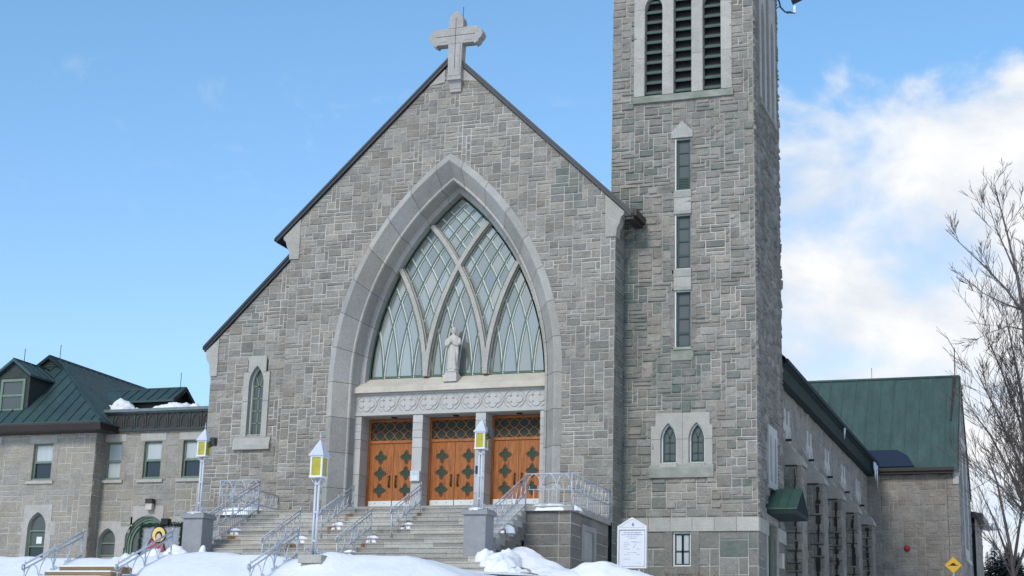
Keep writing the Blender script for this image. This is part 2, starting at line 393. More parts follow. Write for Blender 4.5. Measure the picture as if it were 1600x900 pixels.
def ring(mb, fr, outer, inner, n1, depth, m=0, c=(.5, .5, 0), edge=True):   # dressed stone with a hole: face at n1, reveal down to n1-depth
    o3 = [Vector((u, v, 0)) for u, v in outer]; i3 = [Vector((u, v, 0)) for u, v in inner]
    allp = o3+i3; tr = tessellate_polygon([o3, i3]); fs = []
    for t in tr:
        nz = (allp[t[1]]-allp[t[0]]).cross(allp[t[2]]-allp[t[0]]).z
        fs.append(tuple(t) if nz > 0 else tuple(t)[::-1])
    mb.add([fr.p(p.x, p.y, n1) for p in allp], fs, m, c)
    n = len(inner); mb.add([fr.p(u, v, n1) for u, v in inner]+[fr.p(u, v, n1-depth) for u, v in inner], [(i, (i+1) % n, (i+1) % n+n, i+n) for i in range(n)], m, c)
    if edge:
        n = len(outer); mb.add([fr.p(u, v, n1) for u, v in outer]+[fr.p(u, v, -.03) for u, v in outer], [((i+1) % n, i, i+n, (i+1) % n+n) for i in range(n)], m, c)
def face(mb, fr, pts, n, m=0, c=(.5, .5, 0)):
    p3 = [Vector((u, v, 0)) for u, v in pts]; fs = []
    for t in tessellate_polygon([p3]):
        nz = (p3[t[1]]-p3[t[0]]).cross(p3[t[2]]-p3[t[0]]).z; fs.append(tuple(t) if nz > 0 else tuple(t)[::-1])
    mb.add([fr.p(u, v, n) for u, v in pts], fs, m, c)
def fbox(mb, fr, u0, u1, v0, v1, n0, n1, m=0, c=(.5, .5, 0)):
    P = [fr.p(u, v, n) for n in (n0, n1) for (u, v) in ((u0, v0), (u1, v0), (u1, v1), (u0, v1))]
    mb.add(P, [(0, 3, 2, 1), (4, 5, 6, 7), (0, 1, 5, 4), (1, 2, 6, 5), (2, 3, 7, 6), (3, 0, 4, 7)], m, c)
def strip(mb, fr, pts, w, n0, n1, m=0, c=(.5, .5, 0)):     # bar of width w along a polyline on the wall, from depth n0 to n1
    k = len(pts)
    if k < 2: return
    vs = []
    for i, (u, v) in enumerate(pts):
        a, b = pts[max(i-1, 0)], pts[min(i+1, k-1)]; dx, dy = b[0]-a[0], b[1]-a[1]; l = math.hypot(dx, dy) or 1
        px, py = -dy/l*w/2, dx/l*w/2
        vs += [fr.p(u+px, v+py, n0), fr.p(u-px, v-py, n0), fr.p(u-px, v-py, n1), fr.p(u+px, v+py, n1)]
    fs = []
    for i in range(k-1):
        for q in range(4): fs.append((i*4+q, i*4+(q+1) % 4, (i+1)*4+(q+1) % 4, (i+1)*4+q))
    fs += [(3, 2, 1, 0), ((k-1)*4, (k-1)*4+1, (k-1)*4+2, (k-1)*4+3)]
    mb.add(vs, fs, m, c)
def T(rng): return (rng.random(), rng.random(), 0)
RG = random.Random(7)
# ================================================================== ground (structure)
def sstep(a, b, x):
    t = max(0, min(1, (x-a)/(b-a))); return t*t*(3-2*t)
def ground_h(x, y):
    n = noise.noise(Vector((x*.35, y*.35, 3.1)))*.10 + noise.noise(Vector((x*1.1, y*1.1, 8.1)))*.05 + noise.noise(Vector((x*2.1+y*.6, y*1.3, 2.7)))*.035
    plat = -3.30 - 1.1*sstep(7.2, 9.0, x)*(1-sstep(-4, 1.5, y)) - .35*sstep(-10, -13, y)*sstep(5, 7, x) + sstep(-9, 2, y)*(1.25*(1-sstep(-9, -4, x)) + .15)
    crest = -3.62 - .04*sstep(5.5, 7.2, x) - sstep(6.9, 9.6, x)*.80 - sstep(8.8, 16, x)*1.6 + .07*math.exp(-((x-1.2)/1.6)**2) + .04*math.sin(x*.9)
    z = plat + (crest-plat)*(1-sstep(-17.5, -12, y))
    if y < -19.0:
        d = -19.0-y
        z = crest - (d*d*.55 if d < .4 else .088+(d-.4)*.43)
    if -21.5 < y < -18 and 3 < x < 7: z = max(z, z+.30*math.exp(-((x-5.1)/.7)**2-((y+19.85)/.55)**2))
    z = max(z, -8.75 + .02*n)
    # notch for the little board steps
    if -2.0 < x < 4 and -26 < y < -19.6:
        e_ = .34+.56*max(0, -21.0-y); k = sstep(-2.0, -1.5, x)*(1-sstep(e_, e_+.4, x))*sstep(-26, -24, y)*(1-sstep(-21.1, -20.2, y))
        z -= .34*k
    if y < 12 and z > -8.7: z += n*(1 if not (-12 < y < -4 and -7 < x < 7) else .3)
    return z
def axis(lo, hi, dlo, dhi, step):
    a = []; x = dlo
    while x <= dhi+1e-6: a.append(x); x += step
    s = step; x = dhi
    while x < hi: s *= 1.45; x += s; a.append(min(x, hi))
    s = step; x = dlo
    while x > lo: s *= 1.45; x -= s; a.insert(0, max(x, lo))
    return a
g = MB(); xs = axis(-900, 900, -13, 14, .22); ys = axis(-400, 2200, -25, 3, .22)
vs = []
for y in ys:
    for x in xs:
        z = ground_h(x, y)
        if y > 60: z += sstep(60, 260, y)*9 + sstep(250, 2200, y)*25
        vs.append((x, y, z))
nx = len(xs)
g.add(vs, [(j*nx+i, j*nx+i+1, (j+1)*nx+i+1, (j+1)*nx+i) for j in range(len(ys)-1) for i in range(nx-1)], 0, smooth=True)
structure(g.build('snowy_ground', 'snow'))

# ================================================================== the church
church = thing('stone_church', 'grey rock-faced granite church with a great pointed window, three orange doors and a square tower', 'church', (0, 20, -3))
def part(mb, name, mats, parent=church): return mb.build(name, mats, parent)
ZS, AH = 4.85, 9.02; AW = 4.80; AC = (AH*AH-AW*AW)/(2*AW); AR = AW+AC
def free_facade(a, b, c, d):
    x = 0 if a < 0 < b else min(abs(a), abs(b))
    if c < ZS: return x >= AW-.27
    return math.hypot(x+AC, c-ZS) >= AR-.27
SLOPE = .966; APEX = 18.06
def stain_facade(u, v, rng):
    s = 0
    if abs(u-4.9) < .5 and 11.3 < v < 13.2: s = .8*rng.random()
    if u > 6.0 and v < 11: s = max(s, .35*rng.random())
    return s
mb = MB()
masonry(mb, FA, -6.78, 6.78, -.72, 17.9, free_facade, [(SLOPE, 1, APEX-.22), (-SLOPE, 1, APEX-.22)], seed=11, stain=stain_facade)
masonry(mb, east(6.78), 0, 1.32, -3.4, 11.2, None, [], seed=12, stain=lambda u, v, r: .35+.5*r.random(), cu=.25)
masonry(mb, west(-6.78), -1.5, 0, -.8, 11.2, None, [], seed=13)
mb.box(-6.74, 6.74, 2.0, 40, -3.4, 11.0, 2)
mb.box(-6.74, -4.9, .06, 2.0, -3.4, 11.0, 2); mb.box(4.9, 6.74, .06, 2.0, -3.4, 11.0, 2)
part(mb, 'facade_wall', ['granite', 'mortar', 'black'])
# the blind part of the gable behind the masonry sheet
mb = MB(); mb.prism([(-3.45, .06, 14.05), (3.45, .06, 14.05), (0, .06, 17.4)], (0, 1.2, 0)); part(mb, 'gable_core', 'mortar')
# roof slabs of the nave and their dark edge
mb = MB()
for s in (-1, 1):
    mb.prism([(0, -.14, APEX+.02), (s*7.42, -.14, APEX+.02-SLOPE*7.42), (s*7.42, -.14, APEX-.20-SLOPE*7.42), (0, -.14, APEX-.20)], (0, 40, 0), 0)
nroof = part(mb, 'nave_roof', ['dark_metal'])
mb = MB()
for s in (-1, 1):
    mb.prism([(s*.0, -.17, APEX+.05), (s*7.5, -.17, APEX+.05-SLOPE*7.5), (s*7.5, -.17, APEX-.06-SLOPE*7.5), (0, -.17, APEX-.06)], (0, .30, 0), 0)
mb.build('roof_edge', 'dark_metal', nroof)
# kneelers
def kneeler(s, x0, zt):
    k = MB(); pr = [(0, 0), (.52, -.50), (.50, -.62), (.40, -.70), (.33, -.95), (.24, -1.1), (.20, -1.45), (-.22, -1.45), (-.22, .2)]
    k.prism([(s*(x0+a), -.06, zt+b) for a, b in pr], (0, .5, 0), 0, (.25, .8, 0))
    part(k, 'kneeler_stone', 'ashlar')
kneeler(-1, 6.62, 11.42); kneeler(1, 6.62, 11.42)
mb = MB(); mb.box(7.15, 7.62, -.1, 1.28, 10.72, 10.98); mb.box(7.2, 7.5, -.05, 1.28, 10.6, 10.72); part(mb, 'gutter_end', 'brown_metal')
# aisle on the left
FAI = front(.42)
def stain_aisle(u, v, r): return (.9*r.random() if abs(u+8.62-.06*(9-v)) < .3 and 5.2 < v < 9.3 else 0)
mb = MB(); LAN = [(-8.62, -7.72, 2.9, 5.95)]
masonry(mb, FAI, -10.3, -6.78, -3.4, 10.4, holes(LAN), [(-1, 1, 17.02)], seed=21, stain=stain_aisle)
masonry(mb, west(-10.3), -14, -.42, -3.4, 6.6, None, [], seed=22, cu=.4, cv=.3)
mb.box(-10.26, -6.74, .9, 34, -3.4, 6.5, 2)
part(mb, 'aisle_wall', ['granite', 'mortar', 'black'])
mb = MB(); mb.prism([(-6.7, .3, 10.52), (-10.62, .3, 6.6), (-10.62, .3, 6.42), (-6.7, .3, 10.34)], (0, 33, 0)); 
ar = part(mb, 'aisle_roof', 'dark_metal')
mb = MB(); mb.prism([(-6.76, .26, 10.56), (-10.68, .26, 6.64), (-10.68, .26, 6.50), (-6.76, .26, 10.42)], (0, .3, 0)); mb.build('roof_edge', 'dark_metal', ar)
mb = MB(); mb.prism([(-10.58, .36, 6.45), (-10.52, .36, 6.1), (-10.38, .36, 5.9), (-10.32, .36, 5.4), (-10.0, .36, 5.4), (-10.0, .36, 6.95)], (0, .4, 0)); part(mb, 'kneeler_stone', 'ashlar')
# lancet of the aisle
def window(name, fr, out, n, frame_w, mats, parent, bars=(), bar_w=.035, glass='glass', casing=None, tone=.5):
    """glazed window: outline 'out' (pointed() args or rect), sash ring, bars and a pane; frame is the part, pane its child"""
    if out[0] == 'p': o1 = pointed(*out[1:]); uc, hw, v0, vs_, va = out[1:]; inn = lambda d: pointed(uc, hw-d, v0+d, vs_, va-d*1.25)
    else: o1 = rect(*out[1:]); inn = lambda d: rect(out[1]+d, out[2]-d, out[3]+d, out[4]-d)
    f = MB(); d0 = 0
    if casing: ring(f, fr, o1, inn(casing), n+.03, .05, 1, edge=False); d0 = casing
    ring(f, fr, inn(d0) if d0 else o1, inn(d0+frame_w), n, .05, 0, edge=False)
    for b in bars: strip(f, fr, b, bar_w, n-.04, n-.005, 0)
    fo = f.build(name, mats, parent)
    p = MB(); face(p, fr, inn(d0+frame_w*.6), n-.03, 0, (tone, tone, tone)); p.build('pane', glass, fo)
    return fo
mb = MB()
oi = pointed(-8.16, .33, 2.88, 5.0, 5.75)
oo = [(-8.74, 2.85), (-8.74, 5.5), (-8.56, 5.5), (-8.56, 6.15), (-7.76, 6.15), (-7.76, 5.5), (-7.58, 5.5), (-7.58, 2.85)]
ring(mb, FAI, oo, oi, .075, .38, 0, (.5, .6, 0))
for z in (5.5,): 
    for a, b in ((-8.74, -8.49), (-7.83, -7.58)): fbox(mb, FAI, a, b, z-.01, z+.01, .07, .078, 1)
for z in (4.3,): 
    for a, b in ((-8.74, -8.49), (-7.83, -7.58)): fbox(mb, FAI, a, b, z-.008, z+.008, .07, .078, 1)
mb.prism([FAI.p(-9.0, 2.36, 0), FAI.p(-9.0, 2.36, .16), FAI.p(-9.0, 2.55, .16), FAI.p(-9.0, 2.85, .06), FAI.p(-9.0, 2.85, 0)], (1.62, 0, 0), 0, (.45, .6, 0))
part(mb, 'lancet_surround', ['ashlar', 'joint'])
LB = [[(-8.16-.0, 2.9), (-8.16, 4.9)]] + [[(-8.45, z), (-7.87, z)] for z in (3.45, 3.95, 4.45, 4.95)] + [[(-8.16, 4.9), (-8.28, 5.25), (-8.36, 5.4)], [(-8.16, 4.9), (-8.04, 5.25), (-7.96, 5.4)]]
window('lancet_window', FAI, ('p', -8.16, .33, 2.88, 5.0, 5.75), -.20, .045, ['green_frame', 'white'], church, LB, .05, 'pane_grey', casing=.05)

# ------------------------------------------------------------------ great portal: moulded arch, window, frieze, doors
def apath(o, zb=-.645):
    """right half of the concentric arch at inward offset o as (fraction list -> point)"""
    r = AR-o; a1 = math.acos(AC/r); lv = ZS-zb; la = r*a1
    def at(t):                                  # t in [0,1) vertical, [1,2] arc
        if t <= 1: return (AW-o, zb+lv*t)
        a = a1*(t-1); return (r*math.cos(a)-AC, ZS+r*math.sin(a))
    return at
prof = [(0.0, .03), (0.0, -.02), (.225, -.16), (.27, -.16), (.70, .40), (.715, .36), (.79, .36), (.82, .42), (.84, .85), (.86, 1.06), (.90, 1.06), (1.05, 1.10), (1.065, 1.5)]
pm = [0, 0, 0, 1, 0, 0, 0, 1, 1, 0, 0, 0]
ts = []
for k in range(4):                              # four upright stones
    a, b = k/4, (k+1)/4; ts += [(a, 'j'), (a+.004, k)]
NA = 7.5
for k in range(8):
    a = 1+k/NA; b = min(2, 1+(k+1)/NA); ts.append((a, 'j')); m_ = 6 if k < 7 else 3
    for q in range(m_): ts.append((a+.0022+(b-a-.0022)*q/m_, 4+k))
ts.append((2.0, 'e'))
mb = MB()
for s in (-1, 1):
    rr = random.Random(5+s); tones = [(rr.random()*.8+.1, rr.random(), 0) for _ in range(12)]
    tones[11] = (.35, .3, 0)
    for i in range(len(prof)-1):
        pa, pb = apath(prof[i][0]), apath(prof[i+1][0]); vs = []
        for (t, k) in ts:
            u, v = pa(t); vs.append((s*u, prof[i][1], v)); u, v = pb(t); vs.append((s*u, prof[i+1][1], v))
        for q in range(len(ts)-1):
            f = (2*q, 2*q+1, 2*q+3, 2*q+2); k = ts[q][1]
            if s < 0: f = f[::-1]
            if k == 'j': mb.add([vs[x] for x in f], [(0, 1, 2, 3)], 2)
            else:
                ofs = (tones[k][0]+(.12 if i > 4 else 0)-.06*(i % 3), tones[k][1], 0)
                mb.add([vs[x] for x in f], [(0, 1, 2, 3)], pm[i], ofs)
part(mb, 'portal_arch', ['ashlar', 'grey_ashlar', 'joint'])
# tracery
WO = 1.065; WH = AW-WO; WR = AR-WO; WZ = 5.22; SP = 2*WH/3
def wx(z): return WH if z <= ZS else math.sqrt(max(0, WR*WR-(z-ZS)**2))-AC
WAP = ZS+math.sqrt(WR*WR-AC*AC)
def famA(k, s=1, m=.0):      # s=1: copies of the left jamb shifted right by k spacings; s=-1 mirrored
    pts = []; n = 60
    for i in range(n+1):
        z = WZ+(WAP-WZ)*i/n; x = -wx(z)+k*SP
        if abs(x) <= wx(z)-m+1e-6: pts.append((s*x, z))
        elif len(pts): break
    return pts
FW = front(1.5)
mb = MB()
for k in (1, 2):
    for s in (1, -1):
        p = famA(k, s)
        o_ = .004*(s > 0)+.002*k; strip(mb, FW, p, .17, .0, .28+o_, 0, (.6, .6, 0)); strip(mb, FW, p, .26, 0, .14+o_, 1, (.5, .5, 0))
part(mb, 'window_tracery', ['ashlar', 'grey_ashlar'])
gw = MB()
outl = [(-wx(WZ+(WAP-WZ)*i/30), WZ+(WAP-WZ)*i/30) for i in range(31)]
outl = outl + [(-p[0], p[1]) for p in outl[-2::-1]]
inn = [(p[0]*.985, WZ+.05+(p[1]-WZ)*.985) for p in outl]
ring(gw, FW, outl, inn, .06, .06, 0, edge=False)
gw.add([FW.p(-WH, WZ, .0), FW.p(WH, WZ, .0), FW.p(WH, WZ+.07, .08), FW.p(-WH, WZ+.07, .08)], [(0, 1, 2, 3)], 0)
gf = part(gw, 'great_window', ['bar_green'])
# glass in panes between the lead lines: tone varies by strip
gl = MB(); q = SP/4
for i in range(40):
    for j in range(40):
        za, zb_ = WZ+(WAP-WZ)*i/40, WZ+(WAP-WZ)*(i+1)/40
        zm = (za+zb_)/2; w0, w1, wm = wx(za), wx(zb_), wx(zm)
        x0, x1, xm = -1+2*j/40, -1+2*(j+1)/40, -1+2*(j+.5)/40
        ka = math.floor((xm*wm+wm)/q); kb = math.floor((wm-xm*wm)/q); rr = random.Random(ka*31+kb*7)
        t = .6+.75*rr.random(); h = rr.random()*.20-.08
        gl.add([FW.p(x0*w0, za, .02), FW.p(x1*w0, za, .02), FW.p(x1*w1, zb_, .02), FW.p(x0*w1, zb_, .02)], [(0, 1, 2, 3)], 0, (t*(1+h), t, t*(1-h)))
gl.build('leaded_glass', 'great_glass', gf)
gb = MB()
for k in range(1, 12):
    if k % 4 == 0: continue
    for s in (1, -1):
        p = famA(k/4, s, .03)
        o_ = .003*(s > 0); strip(gb, FW, p, .030, .075, .105+o_, 0); strip(gb, FW, [(x_+.042, z_) for x_, z_ in p if abs(x_+.042) < wx(z_)-.03], .055, .022, .06+o_, 1)
for k in range(0, 3):                            # pale margins beside the tracery
    for s in (1, -1):
        for off in (.085, -.085):
            p = famA(k+off if k else .045, s, .03); strip(gb, FW, p, .045, .022, .09, 1); strip(gb, FW, p, .03, .088, .1, 0)
gb.build('glazing_bars', ['bar_green', 'bar_white'], gf)
# sill, frieze
FF = front(.85)
mb = MB()
pr = [(.86, 4.52), (.66, 4.52), (.66, 4.70), (.72, 4.76), (1.48, 5.215), (1.6, 5.2), (1.6, 4.52)]
for a, b, c in ((-3.97, -1.08, .4), (-1.076, 1.32, .7), (1.324, 3.97, .5)):
    mb.prism([(a, y, z) for y, z in pr], (b-a, 0, 0), 0, (c, .5, 0))
part(mb, 'window_sill', 'sill')
mb = MB()
for a, b, c in ((-3.97, -1.345, .55), (-1.34, 1.335, .45), (1.34, 3.97, .6)): mb.box(a, b, .86, 1.60, 3.64, 4.515, 0, (c, .4, 0))
mb.box(-3.97, 3.97, .80, .86, 3.635, 3.76, 0, (.5, .5, 0)); mb.box(-3.97, 3.97, .82, .86, 4.45, 4.515, 0, (.5, .5, 0))
fz = part(mb, 'carved_frieze', 'pale')
for i in range(9):
    cx = -3.95+7.9*(i+.5)/9; cz = 4.105; r = .425; k = MB()
    circ = [(cx+r*math.cos(a), .845, cz+.84*r*math.sin(a)) for a in [2*math.pi*j/28 for j in range(29)]]
    k.tube(circ, .020, 5, 0, cap=False)
    qf = []
    for L_ in range(4):
        a0 = math.pi/2*L_; lx, lz = .175*math.cos(a0), .175*math.sin(a0)
        for j in range(9):
            a = a0-R(118)+R(236)*j/8; qf.append((cx+lx+.165*math.cos(a), .845, cz+.86*(lz+.165*math.sin(a))))
    k.tube(qf+[qf[0]], .022, 5, 0, cap=False)
    k.prism([(p[0]*.93+cx*.07, .846, p[2]*.93+cz*.07) for p in qf], (0, .03, 0), 0, (.6, .4, 0))
    k.build('quatrefoil_relief', 'pale', fz)
# jambs and pillars
OPN = [(-3.69, -1.50), (-1.095, 1.095), (1.50, 3.69)]
def pillar(x0, x1, name):
    k = MB(); zs_ = [-.645, .55, 1.35, 2.35, 2.72, 3.02, 3.32, 3.635]
    for i in range(len(zs_)-1):
        pj = .02 if i >= 4 else 0
        k.box(x0, x1, .87-pj, 1.9, zs_[i]+.006, zs_[i+1]-.006, 0, (RG.random(), .4, 0))
    k.box(x0+.02, x1-.02, .90, 1.88, -.645, 3.63, 1)
    return part(k, name, ['pale', 'joint'])
pillar(-3.97, -3.69, 'portal_jamb'); pillar(3.69, 3.97, 'portal_jamb'); pillar(-1.50, -1.095, 'portal_pillar'); pillar(1.095, 1.50, 'portal_pillar')
mb = MB()
for a, b in OPN: mb.box(a, b, .92, 1.66, 3.62, 3.66, 0)
part(mb, 'portal_soffit', 'pale')
for a, b in OPN:
    k = MB(); cxx = (a+b)/2+.12; k.lathe((cxx, 1.25, 3.585), [(.11, 0), (.12, .03), (.09, .05)], 14); part(k, 'ceiling_light', 'black')
# doors
FD = front(1.62)
def quatre(cu, cv, r, n=7):
    pts = []
    for L_ in range(4):
        a0 = math.pi/2*L_; lu, lv = r*.56*math.cos(a0), r*.56*math.sin(a0); tip = r*1.08
        arc = [(-100, .46), (-62, .5), (0, .0), (62, .5), (100, .46)]
        for ang, rad in arc:
            if ang == 0: pts.append((cu+tip*math.cos(a0), cv+tip*math.sin(a0)*1.08)); continue
            a = a0+R(ang); pts.append((cu+lu+r*rad*.74*math.cos(a), cv+(lv+r*rad*.74*math.sin(a))*1.08))
    return pts
for di, (a, b) in enumerate(OPN):
    k = MB(); w = .09
    for (p, q_, r_, s_) in ((a, a+w, .0, 3.6), (b-w, b, .0, 3.6), (a+w, b-w, 3.5, 3.6), (a+w, b-w, 2.66, 2.76)): fbox(k, FD, p, q_, r_, s_, -.12, .03, 0)
    dr = part(k, 'entrance_door', ['wood'])
    k = MB(); fbox(k, FD, a+w, b-w, 2.76, 3.5, -.1, -.03, 0); tr = k.build('transom_light', 'transom_glass', dr)
    k = MB()
    n = 5; ww = (b-a-2*w)/n
    for i in range(n+1):
        cu = a+w+ww*i
        for sgn in (-1, 1):
            for half in ((2.76, 3.13), (3.13, 3.5)):
                pts = []
                for j in range(9):
                    t = j/8; u = cu+sgn*ww*.5*math.sin(math.pi*t)**.8*.96; pts.append((u, half[0]+(half[1]-half[0])*t))
                pts = [p for p in pts if a+w <= p[0] <= b-w]
                strip(k, FD, pts, .022, -.03, .0, 0)
    k.build('transom_lattice', 'wood', tr)
    mid = (a+b)/2
    for s, (p, q_) in enumerate(((a+w, mid-.006), (mid+.006, b-w))):
        k = MB(); 
        nb = 5; bw = (q_-p)/nb
        for i in range(nb): fbox(k, FD, p+bw*i+.0015, p+bw*(i+1)-.0015, .0, 2.655, -.08, -.012-.003*(i % 2), 0)
        lf = k.build('door_leaf', 'wood', dr)
        for zc in (2.11, 1.48, .82):
            cu = (p+q_)/2-(.04 if s == 0 else -.04); k = MB()
            o1, o2 = quatre(cu, zc, .255), quatre(cu, zc, .188)
            ring(k, FD, o1, o2, .012, .05, 0); face(k, FD, o2, -.009, 1)
            k.build('quatrefoil_pane', ['wood_dark', 'pane_green'], lf)
        k = MB(); fbox(k, FD, p+.01, q_-.01, -.3, .40, -.01, .006, 0)
        for u in (.3, .7): fbox(k, FD, p+(q_-p)*u-.015, p+(q_-p)*u+.015, .29, .32, .006, .012, 1)
        k.build('kick_plate', ['white', 'brass'], lf)
        hx = mid+(-.14 if s == 0 else .14); k = MB()
        k.tube([FD.p(hx, .95, .0), FD.p(hx, .97, .06), FD.p(hx, 1.34, .06), FD.p(hx, 1.36, 0)], .026, 6)
        for z in (.95, 1.36): fbox(k, FD, hx-.045, hx+.045, z-.04, z+.04, -.012, .012)
        k.build('pull_handle', 'brass', lf)
# portal steps and threshold
mb = MB()
for i, (y0, zt) in enumerate(((.05, .0), (-.32, -.21), (-.70, -.42))): mb.box(-3.96+(0 if i == 0 else -.5), 3.96+(0 if i == 0 else .5), y0, 1.7 if i == 0 else y0+.5, -.64, zt, 0, (RG.random(), .5, 0))
part(mb, 'portal_steps', 'step')

# ------------------------------------------------------------------ cross on the gable
mb = MB()
def cross_arm(pts, y0, y1, m=0, c=(.4, .5, 0)): mb.prism([(x, y0, z) for x, z in pts], (0, y1-y0, 0), m, c)
CX = .13
def mir(h): return h+[(-x, z) for x, z in h[::-1]]
up = mir([(-.0, 19.82), (-.12, 19.74), (-.26, 19.55), (-.31, 19.44), (-.31, 19.08)])
shape = [(.27, 16.95), (.30, 18.40), (.30, 18.40), (.78, 18.40), (.82, 18.33), (.96, 18.40), (1.0, 18.50), (1.10, 18.60), (1.16, 18.74), (1.10, 18.90), (1.0, 18.97), (.94, 19.05), (.82, 19.10), (.78, 19.08), (.31, 19.08), (.31, 19.42), (.26, 19.55), (.18, 19.66), (.10, 19.76), (0, 19.83)]
shape = shape[:2]+shape[3:]
sh = [(x, z) for x, z in shape]+[(-x, z) for x, z in shape[-2::-1]]
cross_arm([(x+.13, z) for x, z in sh], -.30, .12)
for (x0, x1, z0, z1) in ((-.012, .012, 17.3, 19.5), (-.85, .85, 18.735, 18.76)): mb.box(x0+.13, x1+.13, -.304, -.298, z0, z1, 1)
for (x0, x1, z0, z1) in ((-.30, .30, 19.06, 19.075), (-.29, .29, 18.40, 18.412), (-.70, -.32, 18.50, 18.512), (.34, .70, 18.50, 18.512), (-.25, .25, 17.03, 17.045), (.21, .225, 17.04, 18.38)): mb.box(x0+.13, x1+.13, -.303, -.298, z0, z1, 1)
mb.box(-.17, .43, -.325, .05, 16.86, 16.95, 0, (.5, .5, 0)); mb.prism([(-.13, -.20, 16.86), (.39, -.20, 16.86), (.37, -.12, 16.55), (-.11, -.12, 16.55)], (0, .2, 0), 0, (.3, .4, 0)); mb.box(-.10, .36, -.10, 0, 16.42, 16.56, 0, (.3, .4, 0))
cr = part(mb, 'gable_cross', ['ashlar', 'joint'])
k = MB(); k.tube([(.28, .05, 19.6), (.30, .05, 20.12)], .012, 5); k.build('lightning_rod', 'black', cr)
# pale flat stones beside the foot of the cross
for s in (-1, 1):
    mb = MB(); mb.prism([(s*.36, -.05, 17.45), (s*.36, -.05, 16.9), (s*1.05, -.05, 16.80)], (0, .08, 0), 0, (.45, .5, 0)); part(mb, 'gable_springer', 'ashlar')
# statue on the sill is a thing of its own (below)
#@@PART3
# ------------------------------------------------------------------ the tower
TY, TX0, TX1, TYB, TTOP = 1.3, 6.22, 11.8, 6.6, 23.2
FT, ET = front(TY), east(TX1)
def stain_tower(u, v, r):
    s = 0
    if u < 7.6 and v < 12.2: s = min(1.5, (1.7-.55*(u-6.4))*(1 if 6 < v < 11.6 else .6)*(.35+.65*r.random()))
    if abs(u-8.9) < 1.0 and 3.4 < v < 6.0: s = max(s, 1.3*r.random())
    if v < 4.5 and u < 8.2: s = max(s, .6*r.random())
    if 12.8 < v < 15.4 and r.random() < .5: s = max(s, .75*r.random())
    if r.random() < .22: s = max(s, .9*r.random())
    if v < -.9: s = max(s, .35*r.random())
    return s
tower_holes = [(7.25, 10.85, 15.75, 21.2), (8.66, 9.46, 11.9, 14.1), (8.66, 9.46, 8.8, 11.05), (8.66, 9.46, 5.8, 8.05), (8.1, 10.0, 1.45, 3.2), (8.55, 9.52, -2.3, -.9)]
mb = MB()
masonry(mb, FT, TX0, TX1, -.41, 22.6, holes(tower_holes), [], seed=31, stain=stain_tower, tonefn=lambda u, v, t: t*.85+.05, depth=.06)
masonry(mb, FT, TX0, TX1, -4.0, -.92, holes(tower_holes+[(5, 13, -.9, 0)]), [], seed=32, stain=stain_tower, cu=.34, cv=.30, wmax=4, hmax=2, ms=2)
eh = [(2.35, 5.9, 15.75, 21.2), (3.2, 5.0, 1.0, 3.2), (2.95, 4.75, -3.4, -.3)]
masonry(mb, ET, TY, TYB, -.41, 22.6, holes(eh), [], seed=33, stain=lambda u, v, r: (.5 if r.random() < .3 else .12)*r.random() + (.5*r.random() if v > 10 and 2 < u < 6 and v < 15.6 else 0), depth=.075, rough=1.4)
masonry(mb, ET, TY, TYB, -4.0, -.92, holes(eh), [], seed=34, cu=.34, cv=.30, ms=2, stain=lambda u, v, r: .5*r.random())
masonry(mb, west(TX0), -TYB, -TY, 8, 22.6, None, [], seed=35, stain=lambda u, v, r: .4*r.random(), cu=.3)
mb.box(TX0+.05, TX1-.35, TY+.35, TYB-.05, -4, 22.6, 3); mb.box(TX0, TX1, TYB-.2, TYB, -4, 22.6, 1)
for a, b, c, d in ((TX0+.04, 7.2, 15.7, 21.3), (10.95, TX1-.05, 15.7, 21.3), (TX0+.04, TX1-.05, 21.3, 22.6)): mb.box(a, b, TY+.04, TY+.5, c, d, 3)
mb.box(TX0-.1, TX1+.1, TY-.1, TYB+.1, 22.6, 22.95, 4, (.5, .5, 0))
tower = part(mb, 'bell_tower', ['granite', 'mortar', 'granite_b', 'black', 'ashlar'])
def tpart(m, name, mats): return m.build(name, mats, tower)
mb = MB()
for k in range(7):
    a = TX0-.03+(TX1-TX0+.08)*k/7; fbox(mb, FT, a+.006, a+(TX1-TX0+.08)/7-.006, -.915, -.415, -.05, .075, 0, (RG.random()*.6+.3, .6, .25*RG.random()))
tpart(mb, 'stone_band', 'ashlar'); mb = MB()
for k in range(6):
    a = TY+(TYB-TY)*k/6
    if 2.6 < a+.4 < 5:
        if mb.v: tpart(mb, 'stone_band', 'ashlar'); mb = MB()
        continue
    fbox(mb, ET, a+.006, a+(TYB-TY)/6-.006, -.915, -.415, -.05, .076, 0, (RG.random()*.5+.2, .4, .2))
tpart(mb, 'stone_band', 'ashlar')
